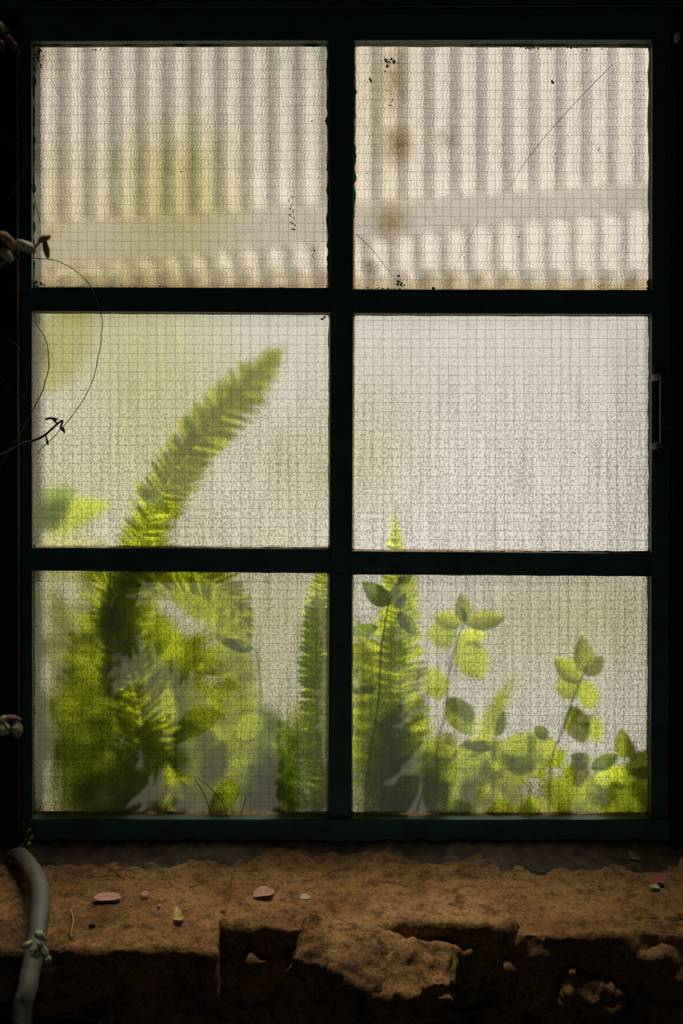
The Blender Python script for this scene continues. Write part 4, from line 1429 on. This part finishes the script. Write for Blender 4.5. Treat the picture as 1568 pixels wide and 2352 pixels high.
sill_twig([(162, 2095), (168, 2120), (164, 2145), (165, 2160)], 0.0009, 'tendril_yellow', 'thin yellow tendril lying on the left sill stone near the vine')
sill_twig([(225, 1992), (255, 2003), (285, 2026)], 0.0006, 'twig', 'fine dark twig lying at the back of the sill on the left', group='fine twigs on the sill')
sill_twig([(150, 2010), (200, 2022), (260, 2018)], 0.0006, 'twig', 'fine twig lying flat beside the vine at the back of the sill', group='fine twigs on the sill')
sill_twig([(285, 2005), (310, 2026)], 0.0005, 'twig', 'short fine twig at the back of the sill above the long pink leaf', group='fine twigs on the sill')
sill_twig([(735, 2020), (760, 2010), (785, 1998)], 0.0005, 'twig', 'short fine twig at the back of the sill near its middle', group='fine twigs on the sill')

# ------------------------------------------------------------------ the thick vine at the lower left
vb = P(30, 2360, -0.42)
vine = thing('vine', Vector((vb.x, vb.y, 0.0)), 'thick grey-green vine stem bending down over the left end of the sill', 'vine')
tube_obj('stem', [(10, 2000, -0.04), (40, 1966, -0.08), (68, 1992, -0.15), (90, 2035, -0.24), (92, 2100, -0.30), (78, 2190, -0.35), (60, 2280, -0.39), (46, 2370, -0.41), (30, 2700, -0.43), (20, 3300, -0.44)], 23, vine, M['vine'], 60, 14, 21, 0.0015)
for i, (px, py, a, b, r_) in enumerate([(92, 2150, 15, 10, 0.6), (100, 2185, 22, 10, 1.0), (62, 2170, 14, 8, 2.6), (108, 2203, 12, 9, 0.8), (84, 2190, 16, 12, 0.1)]):
    c = P(px, py, -0.40)
    s = S(-0.40)
    blob_obj('sprout', c, (a * s, b * s, b * s), (0, r_, 0), vine, M['sprout'], 0.4, i + 3, 3)

# ------------------------------------------------------------------ twigs and tendrils at the left
WX = -1400          # far enough left to meet the side wall


def twig(name, label, stems, buds=(), mat='twig', cat='twig', group=None):
    p0 = stems[0][0][0]
    t = thing(name, P(*p0), label, cat, group)
    for pts, r, re in stems:
        tube_obj('stem', pts, r, t, M[mat], max(12, 6 * len(pts)), 6, re, 0.0008)
    for i, (px, py, Y, a, b, ang, mt) in enumerate(buds):
        s = S(Y)
        blob_obj('bud', P(px, py, Y), (a * s, b * s, b * s), (0, ang, 0), t, M[mt], 0.25, i + len(label), 3)
    return t


Y = -0.45
twig('budding_twig', 'budding twig with dry brown flower overlapping the upper left pane corner',
     [([(-560, 760, Y), (-150, 690, Y), (0, 612, Y), (45, 588, Y), (78, 572, Y)], 7, 3.5), ([(70, 576, Y), (90, 556, Y), (103, 540, Y)], 3, 3)],
     [(14, 585, Y - .02, 20, 12, 0.9, 'bud'), (12, 545, Y - .02, 18, 12, 0.6, 'bud_brown'), (26, 560, Y, 18, 9, 1.2, 'bud_brown'), (60, 566, Y, 26, 13, 0.5, 'bud'), (101, 548, Y, 16, 9, -0.4, 'bud_brown'), (106, 572, Y, 24, 8, 1.35, 'bud_brown')])
Y = -0.14
twig('bare_twig', 'bare brown twig with dried forked tip crossing the middle left pane',
     [([(-330, 1100, Y), (-120, 1075, Y), (0, 1046, Y), (50, 1020, Y), (95, 1004, Y), (132, 974, Y)], 4.5, 2.2), ([(132, 974, Y), (118, 960, Y), (104, 963, Y)], 2.2, 2.5),
      ([(132, 974, Y), (144, 966, Y), (140, 984, Y), (148, 992, Y)], 2.4, 2.0), ([(104, 1000, Y), (108, 1012, Y), (111, 1022, Y)], 1.8, 1.6)],
     [(125, 962, Y, 9, 3, 0.3, 'twig'), (146, 988, Y, 8, 3, 1.2, 'twig'), (109, 1016, Y, 7, 3, 1.3, 'twig')])
Y = -0.5
twig('budding_twig', 'twig tip with dark pink buds at the top left edge of the picture',
     [([(-540, 60, Y), (-150, 20, Y), (0, 60, Y), (20, 90, Y)], 5, 3)],
     [(4, 62, Y, 16, 6, 1.0, 'bud'), (22, 92, Y, 16, 9, 0.8, 'bud_pink'), (34, 108, Y, 20, 7, 1.0, 'bud_pink'), (4, 105, Y, 14, 8, 1.2, 'bud_pink')], group=None)
twig('budding_twig', 'twig tip with plump olive buds left of the lower left pane',
     [([(-540, 1700, Y), (-150, 1690, Y), (0, 1660, Y), (20, 1650, Y)], 5, 3)],
     [(8, 1676, Y, 17, 15, 0.5, 'bud'), (38, 1676, Y, 19, 13, 1.3, 'bud'), (30, 1651, Y, 20, 8, 0.15, 'bud_pink'), (10, 1652, Y, 14, 8, -0.3, 'bud')])


def tendril(label, pts, r, mat='tendril', re=None, group='tendrils left of the window'):
    c = spline([P(*p) for p in pts], 12 * len(pts))
    bm = bmesh.new()
    ym = sum(p[2] for p in pts) / len(pts)
    rr = [(r + ((re or r) - r) * i / (len(c) - 1)) * S(ym) for i in range(len(c))]
    add_tube(bm, [p + noise.noise_vector(p * 45) * 0.0016 for p in c], rr, 5)
    o = put('tendril', mesh_of(bm, 'tendril', True), None, M[mat])
    return tag(o, label, 'tendril', group)


Y = -0.06
tendril('long fine tendril looping from the upper left pane down across the middle left pane', [(70, 592, Y), (130, 600, Y), (190, 635, Y), (224, 695, Y), (234, 740, Y), (224, 830, Y), (196, 910, Y), (140, 985, Y), (84, 1042, Y)], 0.9)
tendril('yellow fuzzy tendril curving up the left edge of the middle left pane', [(-40, 1120, Y), (0, 1070, Y), (36, 1008, Y), (78, 940, Y), (106, 870, Y), (112, 815, Y), (100, 770, Y), (76, 735, Y)], 1.5, 'tendril_yellow', 0.8)
tendril('short golden tendril hanging left of the upper left pane', [(52, 320, Y), (61, 350, Y), (56, 390, Y), (38, 425, Y), (20, 458, Y)], 1.1, 'tendril_yellow', 0.7)
tendril('pale thread arcing at the left edge beside the upper left pane', [(-30, 250, Y), (4, 292, Y), (20, 330, Y), (42, 360, Y)], 0.6)
tendril('dark thread dropping along the left edge of the upper left pane', [(72, 240, Y), (58, 300, Y), (66, 380, Y), (78, 450, Y), (91, 508, Y)], 0.8)
tendril('curled pale tendril beside the top of the middle left pane', [(20, 782, Y), (40, 795, Y), (49, 805, Y), (44, 800, Y)], 1.0, 'tendril_yellow')
tendril('thin thread slanting left of the middle left pane', [(0, 865, Y), (30, 900, Y), (52, 910, Y), (68, 922, Y)], 0.6)
tendril('long loose thread hanging beside the lower half of the middle left pane', [(48, 815, Y), (66, 830, Y), (60, 900, Y), (52, 1000, Y), (62, 1120, Y), (50, 1210, Y), (20, 1260, Y)], 0.6)
tendril('short white thread left of the lower left pane', [(62, 1478, Y), (68, 1495, Y), (66, 1512, Y), (60, 1522, Y)], 0.9, 'tendril_yellow')
tendril('pale thread at the far left edge above the olive buds', [(-10, 1520, Y), (0, 1560, Y), (6, 1600, Y)], 0.7)
tendril('dark stalk of grass standing inside the bottom of the lower left pane', [(486, 1874, -0.008), (470, 1830, -0.006), (446, 1790, -0.006)], 0.9)
tendril('second dark stalk curving up beside it at the bottom of the lower left pane', [(520, 1874, -0.010), (508, 1840, -0.008), (480, 1808, -0.006), (452, 1788, -0.006)], 0.8)
tendril('short straight dark stalk at the bottom edge of the lower left pane', [(552, 1874, -0.010), (560, 1848, -0.007), (566, 1830, -0.006)], 0.8)
# sprigs where the vine leaves the wall
sp_ = thing('small_sprig', on_sill(62, 1958), 'small sprig with tiny leaves growing at the left end of the sill behind the vine', 'sprig')
tube_obj('stem', [(30, 2050, -0.09), (40, 1990, -0.09), (52, 1940, -0.08), (64, 1905, -0.08)], 1.0, sp_, M['twig'], 16, 5, 0.6)
for i, (px, py) in enumerate([(24, 1975), (34, 1970), (44, 1972), (28, 1988), (60, 1926), (72, 1922), (66, 1935), (22, 2000), (36, 2012), (50, 1940), (66, 1906)]):
    leaf(sp_, (px - 4, py + 4, -0.09), (px + 6, py - 3, -0.092), 9, 'leaf_mid', i * 0.5)
